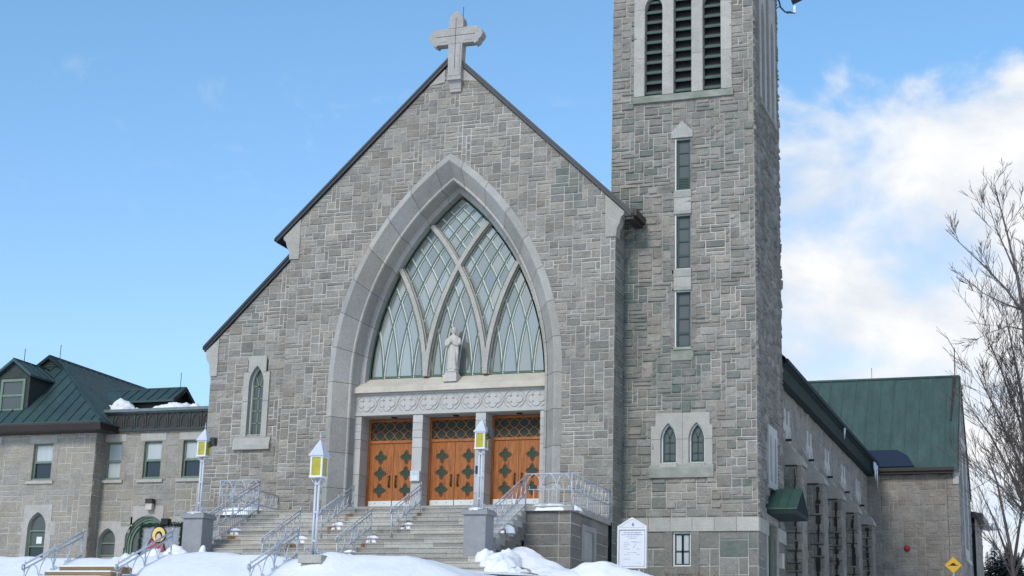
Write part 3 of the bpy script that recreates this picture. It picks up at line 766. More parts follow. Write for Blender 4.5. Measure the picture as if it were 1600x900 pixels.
# belfry openings: stone surround, arched louvres
def belfry(fr, uc, w, gap, name, jw, seed):
    hw = w/2; sp_ = [19.6, 20.5, 19.6]
    u0, u1 = uc-1.5*w-gap-jw, uc+1.5*w+gap+jw; m = MB(); rr = random.Random(seed)
    # piers between openings: each stone a block; the heads are one lintel slab pierced by the three arches
    cuts = [u0, uc-1.5*w-gap, uc-.5*w-gap, uc-.5*w, uc+.5*w, uc+.5*w+gap, uc+1.5*w+gap, u1]
    for i in (0, 2, 4, 6):
        top_ = sp_[0]-.01 if i in (0, 6) else sp_[1]-.01
        for (a, b) in ((15.97, 17.55), (17.56, top_)): fbox(m, fr, cuts[i], cuts[i+1], a, b, -.34, .06, 0, (.35+.4*rr.random(), .7, 0))
    for i in (1, 3, 5):
        c = (cuts[i]+cuts[i+1])/2; s0 = sp_[i//2]; h = pointed(c, hw, s0-.01, s0, s0+.6)
        lo = cuts[i] if i == 5 else cuts[i-1]; hi = cuts[i+1] if i == 1 else cuts[i+2]
        pts = ([(lo, s0)] if lo < c-hw-.01 else []) + h[1:-1] + ([(hi, s0)] if hi > c+hw+.01 else []) + [(hi, 21.4), (lo, 21.4)]
        m.prism([fr.p(u, v, .06) for u, v in pts], fr.n*-.40, 0, (.5, .7, 0))
    m.prism([fr.p(u0-.02, 15.66, 0), fr.p(u0-.02, 15.66, .13), fr.p(u0-.02, 15.82, .13), fr.p(u0-.02, 15.97, .03), fr.p(u0-.02, 15.97, -.3), fr.p(u0-.02, 15.66, -.3)], fr.u*(u1-u0+.08), 0, (.45, .6, .9))
    bs = tpart(m, name, ['ashlar'])
    for i in range(3):
        c = uc+(i-1)*(w+gap); m = MB()
        fbox(m, fr, c-hw, c+hw, 15.9, 21.2, -.62, -.60, 1)
        z = 16.10
        while z < sp_[i]+.45:
            m.prism([fr.p(c-hw-.01, z, -.10), fr.p(c-hw-.01, z+.125, -.20), fr.p(c-hw-.01, z+.19, -.36), fr.p(c-hw-.01, z+.17, -.37), fr.p(c-hw-.01, z+.10, -.22), fr.p(c-hw-.01, z-.03, -.12)], fr.u*(w+.02), 0); z += .425
        m.build('louvre', ['louvre', 'black'], bs)
MT['louvre'] = mat('green_louvre_metal', (.085, .118, .104), .6, var=.15)
belfry(FT, 9.05, .72, .44, 'belfry_opening', .42, 3)
belfry(ET, 4.13, .60, .40, 'belfry_opening', .40, 4)
# strip of three slit windows with spandrel stones
m = MB(); m.prism([FT.p(u, v, .085) for u, v in ((8.62, 14.12), (9.46, 14.12), (9.46, 14.36), (9.04, 14.80), (8.62, 14.36))], FT.n*-.12, 0, (.5, .5, .1)); tpart(m, 'gabled_lintel', 'ashlar')
for zs_ in ((11.06, 11.2, 11.72, 11.98), (8.07, 8.2, 8.6, 8.88)):
    m = MB(); fbox(m, FT, 8.72, 9.40, zs_[0], zs_[1], -.05, .085, 0, (.4, .6, .3)); fbox(m, FT, 8.72, 9.40, zs_[2], zs_[3], -.05, .085, 0, (.4, .6, .3)); fbox(m, FT, 8.73, 9.39, zs_[1]-.004, zs_[2]+.004, -.045, .06, 0, (.6, .5, .05)); tpart(m, 'spandrel_stone', 'ashlar')
m = MB(); fbox(m, FT, 8.62, 9.48, 5.39, 5.83, -.05, .06, 0, (.45, .5, 1)); fbox(m, FT, 8.72, 9.40, 5.79, 5.88, -.045, .11, 0, (.5, .5, .4)); tpart(m, 'window_sill', 'ashlar')
m = MB(); rr = random.Random(9)
for z0, z1 in ((11.98, 14.12), (8.88, 11.06), (5.88, 8.07)):
    for s in (-1, 1):
        z = z0
        while z < z1-.02:
            h = min(z1-z, rr.choice((.32, .32, .48, .17))); x0, x1 = (8.56+rr.uniform(-.02, .02), 8.765) if s < 0 else (9.365, 9.57+rr.uniform(-.02, .02))
            fbox(m, FT, x0, x1, z+.012, z+h-.012, -.30, .022+.015*rr.random(), 0, (rr.random()*.8, rr.random(), .3*rr.random())); z += h
        fbox(m, FT, 8.56 if s < 0 else 9.37, 8.76 if s < 0 else 9.57, z0, z1, -.30, .004, 1)
tpart(m, 'slit_window_jamb', ['granite', 'mortar'])
m = MB(); ring(m, FT, rect(8.40, 9.68, -2.45, -.92), rect(8.69, 9.37, -2.17, -.922), .055, .3, 0, (.4, .5, .3)); tpart(m, 'basement_window_surround', 'granite_b')
for z0, z1, vent in ((12.0, 14.1, 1), (8.9, 11.05, 0), (5.88, 8.06, 0)):
    bars = [[(8.85, z0+(z1-z0)*f), (9.33, z0+(z1-z0)*f)] for f in ((.26, .50, .74) if vent else (.25, .27, .52, .76))]
    m = MB(); ring(m, FT, rect(8.76, 9.37, z0, z1), rect(8.785, 9.352, z0+.03, z1-.03), -.02, .2, 1, edge=False); fbox(m, FT, 8.766, 8.80, z0, z1, -.2, .018, 1)
    ring(m, FT, rect(8.80, 9.335, z0+.03, z1-.03), rect(8.875, 9.27, z0+.1, z1-.1), -.12, .06, 0, edge=False)
    for b in bars: strip(m, FT, b, .045, -.17, -.125, 0)
    if vent:
        for q in range(7): fbox(m, FT, 8.87, 9.28, z0+.1+q*.065, z0+.14+q*.065, -.18, -.13, 0)
    f = tpart(m, 'slit_window', ['dgreen', 'white'])
    m = MB(); face(m, FT, rect(8.86, 9.29, z0+.06, z1-.06), -.165, 0); m.build('pane', 'pane_grey', f)
# twin lancets
m = MB(); tone = (.55, .62, .12)
o1, o2 = pointed(8.535, .30, 1.56, 2.45, 3.05), pointed(9.59, .30, 1.56, 2.45, 3.05)
for s, oo, pts in ((-1, o1, [(7.88, 1.50), (7.88, 2.95), (8.05, 2.95), (8.05, 3.42), (9.055, 3.42), (9.055, 1.50)]), (1, o2, [(9.065, 1.50), (9.065, 3.42), (10.08, 3.42), (10.08, 2.95), (10.18, 2.95), (10.18, 1.50)])):
    ring(m, FT, pts, oo, .07, .30, 0, tone)
for a, b in ((7.88, 8.235), (8.835, 9.29), (9.89, 10.18)): fbox(m, FT, a, b, 2.435, 2.45, .066, .074, 1)
m.prism([FT.p(7.83, 1.03, 0), FT.p(7.83, 1.03, .14), FT.p(7.83, 1.36, .16), FT.p(7.83, 1.50, .10), FT.p(7.83, 1.50, 0)], (2.40, 0, 0), 0, (.45, .6, .75))
fbox(m, FT, 8.22, 8.85, 1.36, 1.56, .05, .135, 0, (.6, .8, 0)); fbox(m, FT, 9.27, 9.90, 1.36, 1.56, .05, .135, 0, (.5, .5, .4))
tpart(m, 'twin_lancet_surround', ['ashlar', 'joint'])
for uc in (8.535, 9.59):
    B = [[(uc, 1.6), (uc, 2.55)], [(uc-.25, 1.95), (uc+.25, 1.95)], [(uc-.25, 2.35), (uc+.25, 2.35)], [(uc, 2.5), (uc-.08, 2.72), (uc-.17, 2.85)], [(uc, 2.5), (uc+.08, 2.72), (uc+.17, 2.85)], [(uc-.25, 1.68), (uc+.25, 1.68)]]
    window('lancet_window', FT, ('p', uc, .30, 1.56, 2.45, 3.05), -.14, .05, ['dgreen', 'white'], tower, B, .04, 'pane_grey', casing=.055)
# small basement window
B = [[(9.03, -2.1), (9.03, -1.0)], [(9.05, -2.1), (9.05, -1.0)], [(8.75, -1.62), (9.32, -1.62)]]
window('basement_window', FT, ('r', 8.69, 9.37, -2.17, -.925), -.10, .05, ['dgreen', 'white'], tower, B, .06, 'curtain', casing=.06)
# east face: upper lancet pair, door and its canopy
m = MB()
for a in (3.62, 4.50):
    ring(m, ET, rect(a-.42, a+.42, .98, 3.25), pointed(a, .2, 1.15, 2.5, 2.95), .08, .3, 0, (.7, .3, 0))
fbox(m, ET, 3.1, 5.05, .85, 1.0, -.05, .17, 0, (.5, .4, .4))
sf = tpart(m, 'twin_lancet_surround', 'pale')
for a in (3.62, 4.50): window('lancet_window', ET, ('p', a, .2, 1.15, 2.5, 2.95), -.12, .04, ['dgreen', 'white'], tower, (), .03, 'pane_grey')
m = MB(); ring(m, ET, rect(2.62, 5.0, -3.6, .02), rect(2.95, 4.66, -3.6, -.40), .06, .30, 0, (.35, .4, .2)); tpart(m, 'door_surround', 'ashlar')
m = MB(); fbox(m, ET, 2.97, 4.64, -3.6, -.42, -.24, -.17, 0); fbox(m, ET, 4.45, 4.64, -3.6, -.42, -.17, -.12, 1)
sdv = tpart(m, 'side_door', ['eave_green', 'green_frame']); 
m = MB(); fbox(m, ET, 3.12, 4.40, -2.2, -.6, -.169, -.16, 0); m.build('door_glass', 'pane_green', sdv)
m = MB(); fbox(m, ET, 3.25, 3.75, -1.75, -1.45, -.158, -.15, 0); m.build('notice', 'cream', sdv)
m = MB(); ry, rz, ez, xe = 4.05, .92, .06, 12.95
for s in (-1, 1):
    m.prism([(11.82, ry, rz), (11.82, ry+s*1.36, ez), (11.82, ry+s*1.36, ez-.05), (11.82, ry, rz-.05)], (xe-11.82, 0, 0), 0)
    for q in range(4):
        x = 11.86+(xe-11.90)*q/3; m.prism([(x, ry, rz+.035), (x, ry+s*1.36, ez+.035), (x, ry+s*1.36, ez), (x, ry, rz)], (.03, 0, 0), 0)
m.prism([(11.82, ry-1.34, ez-.05), (11.82, ry+1.34, ez-.05), (11.82, ry+1.34, ez-.20), (11.82, ry-1.34, ez-.20)], (xe-11.86, 0, 0), 1)
m.prism([(xe-.10, ry, rz-.05), (xe-.10, ry+1.3, ez-.05), (xe-.10, ry-1.3, ez-.05)], (.07, 0, 0), 1)
for q in range(9):
    y = ry-1.2+q*.3; h = (1-abs(y-ry)/1.36)*(rz-ez)-.06; m.box(xe-.032, xe-.012, y-.015, y+.015, ez-.05, ez+max(.02, h), 1)
MT['canopy'] = mat('green_canopy_metal', (.036, .078, .056), .55, var=.2, vscale=3)
tpart(m, 'door_canopy', ['canopy', 'eave_green'])
lt = thing('wall_lamp', 'small buff box lamp on the tower wall right of the side door', 'lamp', (11.87, 5.35, -1.9))
m = MB(); m.box(-.04, .10, -.22, .22, 0, .55, 0); k = m.build('lamp_body', 'sill'); k.parent = lt
# antenna bracket hanging on the tower's east edge
t = thing('antenna', 'small dark antenna on a curved bracket at the top right edge of the tower', 'antenna', (11.9, 6.3, 21.3))
m = MB(); m.tube([(-.1, 0, .5), (.06, 0, .35), (.12, 0, .05), (.3, 0, -.18), (.55, 0, -.25), (.72, 0, -.28)], .035, 6); m.tube([(-.05, 0, .02), (.05, 0, .08), (.12, 0, .05)], .02, 5)
for x in (.42, .52): m.tube([(x-.03, 0, -.215), (x+.03, 0, -.235)], .055, 6)
k = m.build('bracket', 'dark_metal'); k.parent = t
m = MB(); m.box(.66, .76, -.05, .05, -.28, .02, 0); m.prism([(.60, -.2, .18), (1.0, -.2, .34), (1.0, -.2, .75), (.56, -.2, .75)], (0, .4, 0), 1); k = m.build('antenna_panel', ['metal', 'black']); k.parent = t

# ------------------------------------------------------------------ south aisle wall, buttresses, transept
XN = 11.35; EN = east(XN)
bys = [7.75, 13.25, 18.55, 24.0, 29.4]; wys = [9.6, 15.2, 20.3, 25.6, 31.0]
mb = MB()
masonry(mb, EN, 6.6, 35.5, -3.6, 6.0, None, [], seed=41, cu=.32, cv=.26, depth=.04, tonefn=lambda u, v, t: .45+.4*t)
mb.box(6.8, XN-.03, 6.6, 36, -3.6, 5.9, 2)
part(mb, 'side_wall', ['granite', 'dim_mortar', 'black'])
mb = MB(); mb.prism([(6.7, 6.62, 11.35), (11.92, 6.62, 6.52), (11.92, 6.62, 6.38), (6.7, 6.62, 11.2)], (0, 30, 0), 0)
mb.prism([(11.92, 6.62, 6.52), (11.92, 6.62, 6.22), (11.80, 6.62, 6.20), (11.72, 6.62, 5.72), (11.37, 6.62, 5.70), (11.37, 6.62, 6.9)], (0, 28.9, 0), 1)
mb.box(11.86, 12.04, 6.62, 35.4, 6.28, 6.44, 1)
part(mb, 'side_roof', ['eave_green', 'eave_green'])
for wy in wys:
    m = MB()
    for a in (wy-.42, wy+.42):
        ring(m, EN, [(a-.41, 1.2), (a-.41, 4.3), (a-.2, 4.3), (a-.2, 4.9), (a+.2, 4.9), (a+.2, 4.3), (a+.41, 4.3), (a+.41, 1.2)], pointed(a, .22, 1.5, 3.5, 4.1), .09, .3, 0, (.7, .35, 0))
    fbox(m, EN, wy-.95, wy+.95, 1.0, 1.2, -.03, .16, 0)
    f = part(m, 'aisle_window', 'pale')
    m = MB()
    for a in (wy-.42, wy+.42): face(m, EN, rect(a-.25, a+.25, 1.45, 4.15), -.18, 0)
    m.build('pane', 'glass', f)
for i, by in enumerate(bys):
    mb = MB(); xo = 12.33; w = .55
    fr = front(by)
    masonry(mb, fr, XN, xo, -3.6, 2.35, None, [], seed=50+i, cu=.26, cv=.26, depth=.03, tonefn=lambda u, v, t: t*.8, stain=lambda u, v, r: (.8*r.random() if u < XN+.45 else .1))
    masonry(mb, east(xo), by, by+1.0, -3.6, 2.3, None, [], seed=60+i, cu=.3, cv=.26, depth=.05, tonefn=lambda u, v, t: .5*t)
    mb.box(XN-.02, xo-.02, by+.02, by+1.0, -3.6, 2.35, 2)
    pr = [(XN, 2.35), (xo+.05, 2.35), (xo+.05, 2.52), (xo-.12, 2.80), (xo-.38, 3.02), (xo-.40, 3.14), (xo-.66, 3.42), (XN+.22, 3.60), (XN, 4.05)]
    mb.prism([(x, by-.03, z) for x, z in pr], (0, 1.08, 0), 3, (.45, .6, .3))
    mb.box(xo-.62, xo-.38, by-.06, by-.03, 3.30, 3.40, 4); mb.box(xo-.70, xo-.20, by-.05, by-.03, 2.30, 2.36, 4)
    rr = random.Random(300+i); z = 2.2
    while z > -3.3:                          # black run-off line down the right half of the front
        h = rr.uniform(.12, .4); xo_ = 12.06+rr.uniform(-.035, .035); w_ = rr.uniform(.025, .10)*(1 if i else .5)
        mb.box(xo_-w_, xo_+w_, by-.062, by-.02, z-h, z, 4); z -= h*rr.choice((.9, .95, 1.25))
        if rr.random() < .35: mb.box(xo_-.35, xo_+.2, by-.058, by-.02, z-.012, z+.012, 4)
    part(mb, 'buttress', ['granite', 'dim_mortar', 'black', 'ashlar', 'streak'])
# transept
XC, Y1, Y2, TR = 16.28, 35.5, 43.6, 39.4
FTR, ETR = front(Y1), east(XC)
mb = MB()
masonry(mb, FTR, XN, XC, -3.6, 6.0, None, [], seed=71, cu=.24, cv=.22, depth=.03, tonefn=lambda u, v, t: .25+.5*t)
masonry(mb, ETR, Y1, Y2+1.0, -3.6, 11.6, lambda a, b, c, d: not (38.2 < (a+b)/2 < 41.2 and 1.7 < (c+d)/2 < 8.0), [(1.36, 1, 11.7+1.36*TR), (-1.36, 1, 11.7-1.36*TR)], seed=72, cu=.4, cv=.3, depth=.03)
mb.box(4, XC-.1, Y1+.05, Y2+.9, -3.6, 6.0, 2)
mb.prism([(XC-.1, Y1+.1, 6.0), (XC-.1, Y2+.9, 6.0), (XC-.1, TR, 11.6)], (-.3, 0, 0), 2)
mb.box(16.0, XC+.02, Y1-.08, Y1+.3, 5.2, 6.05, 3); mb.box(16.02, XC+.06, Y1-.16, Y1+.3, 5.7, 6.05, 3)
mb.box(15.66, 15.69, Y1-.035, Y1, -3.6, 5.9, 4)
part(mb, 'transept_wall', ['granite', 'dim_mortar', 'black', 'pale', 'joint'])
m = MB(); ring(m, ETR, rect(38.0, 41.4, 1.5, 8.2), pointed(39.7, 1.1, 2.0, 6.2, 7.6), .06, .4, 0, (.6, .3, 0)); fbox(m, ETR, 37.8, 41.6, 1.25, 1.5, -.03, .14, 0)
tw = part(m, 'transept_window', 'pale'); m = MB(); face(m, ETR, rect(38.5, 40.9, 1.9, 7.7), -.25, 0); m.build('pane', 'glass', tw)
m = MB(); yf, zf = 35.05, 6.10; sl_ = (11.95-zf)/(TR-yf)
m.prism([(-.5, yf, zf), (-.5, TR, 11.95), (-.5, TR, 11.78), (-.5, yf, zf-.16)], (XC+.52, 0, 0), 0)
m.prism([(-.5, 44.3, 5.6), (-.5, TR, 11.95), (-.5, TR, 11.78), (-.5, 44.3, 5.42)], (XC+.52, 0, 0), 0)
x = 5.2
while x < 16.3:
    m.prism([(x, yf, zf+.07), (x, TR, 12.02), (x, TR, 11.95), (x, yf, zf)], (.05, 0, 0), 0); x += .74
m.tube([(-.5, TR, 11.98), (XC+.02, TR, 11.98)], .09, 6, 0)
trf = part(m, 'transept_roof', ['seam_green2'])
m = MB(); m.prism([(XC+.02, yf, zf+.04), (XC+.02, TR, 12.0), (XC+.02, 44.3, 5.66), (XC+.02, 44.3, 5.3), (XC+.02, TR, 11.64), (XC+.02, yf, zf-.32)], (.07, 0, 0)); m.build('roof_edge', 'dark_metal', trf)
m = MB(); m.box(XN-.3, 16.1, yf-.12, yf+.02, zf-.20, zf-.02); m.box(XN, 16.05, yf, Y1-.03, zf-.34, zf-.16); m.build('gutter', 'brown_metal', trf)
m = MB(); m.prism([(11.9, yf, zf+.012), (14.0, yf, zf+.012), (13.6, yf+.5, zf+.5*sl_+.012), (13.0, yf+.78, zf+.78*sl_+.012), (11.2, yf+.78, zf+.78*sl_+.012)], (0, -.05, .06)); m.build('roof_patch', 'navy', trf)
m = MB(); m.prism([(15.95, TR-.05, 11.9+.03), (16.12, TR-.05, 11.9+.03), (15.93, TR-2.2, 11.9-2.2*sl_+.03), (15.83, TR-2.2, 11.9-2.2*sl_+.03)], (0, -.02, .05)); m.build('rust_streak', 'brown_metal', trf)
m = MB(); m.tube([(16.05, TR, 11.9), (16.08, TR, 13.7)], .03, 5); m.build('lightning_rod', 'black', trf)
m = MB(); m.tube([(11.3, TR, 11.9), (11.3, TR, 12.7)], .018, 4); m.build('lightning_rod', 'black', trf)
# lower block behind the transept
m = MB(); masonry(m, east(16.5), 44.2, 50.5, -3.6, 4.4, None, [], seed=75, cu=.45, cv=.35, depth=.03); m.box(9, 16.45, 44.5, 50.4, -3.6, 4.3, 2)
part(m, 'rear_wall', ['granite', 'mortar', 'black'])
m = MB(); m.prism([(9, 43.9, 6.2), (17.0, 43.9, 4.55), (17.0, 43.9, 4.2), (9, 43.9, 5.9)], (0, 6.9, 0)); part(m, 'rear_roof', 'dark_metal')
for (x, y, z, l) in ((11.98, 33.6, 6.25, .5), (11.98, 34.0, 6.25, 1.0), (11.98, 34.3, 6.25, .8), (12.0, 34.7, 6.2, 1.25), (12.0, 22.3, 6.25, .55)):
    m = MB(); m.tube([(x, y, z), (x, y, z-l*.5), (x, y, z-l)], [.07, .04, .006], 6); part(m, 'icicle', 'ice')
# things on the transept
t = thing('alarm_bell', 'round red alarm bell on the transept wall', 'alarm bell', (13.41, Y1-.06, 1.70))
m = MB(); m.lathe((0, 0, 0), [(.06, -.02), (.16, -.02), (.165, .03), (.13, .09), (.05, .11)], 16); k = m.build('gong', 'alarm'); k.rotation_euler = (R(90), 0, 0); k.parent = t
m = MB(); m.box(-.12, .12, -.0, .05, -.12, .12); k = m.build('back_plate', 'alarm'); k.parent = t
t = thing('floodlight', 'small floodlight on a short arm behind the far corner of the transept', 'floodlight', (16.55, 45.6, 3.9))
m = MB(); m.tube([(0, 0, .05), (.4, 0, .18), (.8, 0, .22)], .03, 5); k = m.build('arm', 'metal'); k.parent = t
m = MB(); m.lathe((.95, 0, -.02), [(.2, -.15), (.23, 0), (.15, .2), (.05, .27)], 10); k = m.build('lamp_head', 'metal'); k.parent = t
#@@PART4
# ================================================================== landing, stairs, piers
stairs = thing('entrance_stairs', 'wide granite stairs with a walled landing in front of the church doors', 'stairs', (0, -5, -3.3))
LZ, LY, RI, RU = -.645, -4.55, .19, .415
def lowgran(u, v, t): return t*.6
for s in (-1, 1):
    mb = MB()
    x0, x1 = (5.02, 6.64) if s > 0 else (-6.64, -5.02)
    masonry(mb, front(LY+.06), x0, x1, -3.5, -.82, None, [], seed=80+s, cu=.42, cv=.38, wmax=3, hmax=1, depth=.025, rough=.5, tonefn=lowgran)
    if s > 0: masonry(mb, east(6.64), LY+.06, 0, -3.5, -.82, lambda a, b, c, d: not (-3.1 < (a+b)/2 < -1.8 and -2.3 < (c+d)/2 < -1.3), [], seed=83, cu=.42, cv=.38, wmax=3, hmax=1, depth=.025, rough=.5, tonefn=lowgran, stain=lambda u, v, r: .3*r.random())
    else: masonry(mb, west(-6.64), 0, -LY-.06, -3.5, -.82, None, [], seed=84, cu=.42, cv=.38, wmax=3, hmax=1, depth=.025, rough=.5, tonefn=lowgran)
    mb.box(x0+.02, x1-.02 if s > 0 else x1, LY+.08, 0, -3.5, -.82, 2)
    lw = mb.build('landing_wall', ['granite_b', 'mortar', 'black'], stairs)
mb = MB(); fr = east(6.64)
ring(mb, fr, rect(-3.3, -1.6, -2.35, -1.12), rect(-3.0, -1.9, -2.3, -1.3), .05, .2, 0, (.1, .3, 0)); face(mb, fr, rect(-3.0, -1.9, -2.3, -1.3), -.012, 1)
mb.build('blind_window', ['grey_ashlar', 'grey_ashlar'], lw)
mb = MB()
for s in (-1, 1):
    a, b = (5.04, 6.74) if s > 0 else (-6.74, -5.04)
    mb.box(a, b, LY-.06, LY+.75, -.815, LZ, 0, (.3, .3, 0)); mb.box(b-.75 if s > 0 else a, b if s > 0 else a+.75, LY+.755, .02, -.815, LZ, 0, (.3, .3, 0))
    mb.box(a+.1, b-.1, LY+.3, 0, -.9, LZ-.01, 0)
mb.box(-5.1, 5.1, -4.1, .6, -.9, LZ-.004, 0, (.4, .5, 0))
mb.build('landing_coping', 'grey_ashlar', stairs)
NS = 14
for i in range(-1, NS):
    zt = LZ-RI*(i+1); y0 = LY-RU*(i+1); ex = max(0, i-8)*.43; xa, xb = -5.09-ex, 5.09+ex
    mb = MB(); rr = random.Random(200+i); x = xa
    while x < xb-.01:
        w = rr.uniform(1.0, 3.2); x2 = min(xb, x+w)
        if xb-x2 < .6: x2 = xb
        tn_ = (rr.random(), .5+.5*rr.random(), 0); mb.box(x+.005, x2-.005, y0+.022, y0+.9, zt-RI-.01, zt-.04, 0, tn_); mb.box(x+.004, x2-.004, y0, y0+.9, zt-.042, zt-.002, 0, (min(1, tn_[0]+.12), tn_[1], 0)); x = x2
    mb.box(xa+.012+.004*(i+1), xb-.012-.004*(i+1), y0+.03, y0+1.2, zt-.6, zt-.02, 2, (.2, .4, 0))
    if i >= 0 and ex == 0:
        for s in (-1, 1): mb.box(s*4.9-.05, s*4.9+.05+.003*(i % 2), y0+.05, y0+.45, -3.4, zt-.1, 2, (.2, .4, 0))
    for (rx_, ri_) in ((-1.2, 0), (1.36, 0), (-1.2, 3), (1.36, 3), (.66, 7), (-1.9, 7), (-4.6, 5), (5.0, 4)):
        if ri_ == i: mb.box(rx_-.2*rr.random()-.06, rx_+.2*rr.random()+.06, y0+.018, y0+.06, zt-RI+.01, zt-.045, 3)
    mb.build('step', ['step', 'joint', 'granite_b', 'rust'], stairs)
for s in (-1, 1):
    t = thing('stone_pier', 'grey stone pier carrying a lamp post at the %s end of the stairs' % ('right' if s > 0 else 'left'), 'pier', (s*4.98, -8.7, -3.3), 'piers flanking the stairs')
    m = MB(); m.box(-.36, .36, -.36, .36, 0, 1.86); k = m.build('shaft', 'concrete'); k.parent = t
    m = MB(); m.prism([(-.43, -.43, 1.86), (.43, -.43, 1.86), (.43, .43, 1.86), (-.43, .43, 1.86)], (0, 0, .13)); m.box(-.39, .39, -.39, .39, 1.99, 2.035); k = m.build('cap', 'concrete'); k.parent = t

# ================================================================== railings
def arcs(m, P, Q, up0, up1, n, r=.011):
    """row of small gothic arches between two sloping lines: P->Q at heights up0 (foot) and up1 (crown)"""
    P, Q = Vector(P), Vector(Q); d = (Q-P)/n; Z = Vector((0, 0, 1))
    for i in range(n):
        a, b, c = P+d*i, P+d*(i+1), P+d*(i+.5)
        for s, e in ((a, b), (b, a)):
            pts = []
            for j in range(7):
                t = j/6; q = s+(e-s)*(.5*(t**1.8)); q = q+Z*(up0+(up1-up0)*(1-(1-t)**1.6)); pts.append(q)
            m.tube(pts, r, 4)
        # curled feet
        for s, e in ((a, b), (b, a)):
            c0 = s+(e-s)*.16+Z*(up0+.07); pts = [c0+((e-s).normalized()*math.cos(k)+Z*math.sin(k))*.045 for k in [R(210)-R(300)*q/6 for q in range(7)]]
            m.tube(pts, r*.9, 4)
def stair_rail(name, label, A, B, h=.85, n=4, group=None, mid=True, balusters=False, r=.024):
    A, B = Vector(A), Vector(B); t = thing(name, label, 'railing', A, group); B = B-A; A = Vector((0, 0, 0)); Z = Vector((0, 0, 1)); d = (B-A).normalized()
    m = MB(); m.tube([A-d*.05+Z*(h), B+d*.08+Z*(h)], r, 6); m.tube([B+d*.08+Z*h, B+d*.13+Z*(h-.05), B+d*.06+Z*(h-.13)], r*.9, 6); k = m.build('handrail', 'metal'); k.parent = t
    m = MB(); m.tube([A+Z*(h-.13), B+Z*(h-.13)], r*.8, 6); k = m.build('upper_bar', 'metal'); k.parent = t
    lo = .25 if not balusters else .42
    m = MB(); m.tube([A+Z*lo, B+Z*lo], r*.8, 6); k = m.build('lower_bar', 'metal'); k.parent = t
    for f in ((0, 1) if not mid else (0, .5, 1)):
        p = A+(B-A)*f; m = MB(); m.tube([p-Z*.12, p+Z*(h+.04)], .019, 6)
        if f < 1 or not balusters: m.tube([p+Z*(h), p+Z*(h+.10)], [.014, .008], 5)
        k = m.build('post', 'metal'); k.parent = t
    m = MB(); arcs(m, A, B, lo, h-.13, n, .0125)
    for i in range(n+1):
        p = A+(B-A)*(i/n)+Z*(lo+.05); m.lathe(p, [(.012, -.028), (.028, 0), (.012, .028)], 6)
    k = m.build('gothic_tracery', 'metal'); k.parent = t
    if balusters:
        nb = int((B-A).length/.15)
        m = MB()
        m.tube([A+Z*.04, B+Z*.04], .016, 5)
        for i in range(nb+1):
            p = A+(B-A)*(i/nb); m.tube([p+Z*.02, p+Z*lo], .010, 4)
        k = m.build('balusters', 'metal'); k.parent = t
    return t
def zst(y): return LZ+(y-LY)*RI/RU
GR = 'silver handrails on the church stairs'
for (x, ya, yb, lab) in ((-1.25, -4.7, -7.1, 'silver handrail on the upper stairs ending beside the left orange door'), (1.30, -4.7, -7.1, 'silver handrail on the upper stairs ending beside the middle orange door'),
                         (-2.0, -7.2, -9.7, 'silver handrail on the lower stairs left of the nearest lamp post'), (.62, -7.2, -9.7, 'silver handrail on the lower stairs right of the nearest lamp post')):
    stair_rail('stair_railing', lab, (x, ya, zst(ya)), (x, yb, zst(yb)), n=5, group=GR)
for (x, lab) in ((-2.4, 'silver handrail in the snow at the left edge, beside the small brown steps'), (.32, 'silver handrail crossing in front of the painted figures, right of the small brown steps'), (3.98, 'thick silver handrail sinking into the snow just left of the nearest lamp post')):
    stair_rail('stair_railing', lab, (x, -18.95, -3.83), (x, -21.35, -4.87), h=.87, n=4, group='silver handrails in the foreground snow', r=.03)
for s, lab in ((1, 'right'), (-1, 'left')):
    stair_rail('baluster_railing', 'silver balustered stair railing running down to the %s stone pier' % lab, (s*5.05, -4.55, LZ-.02), (s*5.05, -8.15, zst(-8.15)), h=1.05, n=8, group='silver railings at the sides of the stairs', mid=False, balusters=True)
    t = thing('landing_railing', 'silver arched railing around the %s end of the landing' % lab, 'railing', (s*5.05, -4.5, LZ), 'silver railings around the landing')
    Z = Vector((0, 0, 1)); P0, P1, P2 = Vector((0, 0, 0)), Vector((s*1.62, 0, 0)), Vector((s*1.62, 4.46, 0))
    m = MB(); m.tube([P0+Z*1.09, P1+Z*1.09], .022, 6); m.tube([P1+Z*1.09, P2+Z*1.09], .022, 6); k = m.build('handrail', 'metal'); k.parent = t
    m = MB()
    for a, b in ((P0, P1), (P1, P2)):
        m.tube([a+Z*.56, b+Z*.56], .018, 5); m.tube([a+Z*.07, b+Z*.07], .015, 5)
    lb_ = m
    for p in (P0, P1, P2): m = MB(); m.tube([p, p+Z*1.1], .02, 6); k = m.build('post', 'metal'); k.parent = t
    m = MB(); arcs(m, P0, P1, .56, 1.09, 3, .012); arcs(m, P1, P2, .56, 1.09, 9, .012); k = m.build('gothic_tracery', 'metal'); k.parent = t
    m = lb_
    for a, b, n in ((P0, P1, 6), (P1, P2, 19)):
        for i in range(1, n): m.tube([a+(b-a)*(i/n)+Z*.07, a+(b-a)*(i/n)+Z*.56], .011, 4)
    k = m.build('balusters', 'metal'); k.parent = t

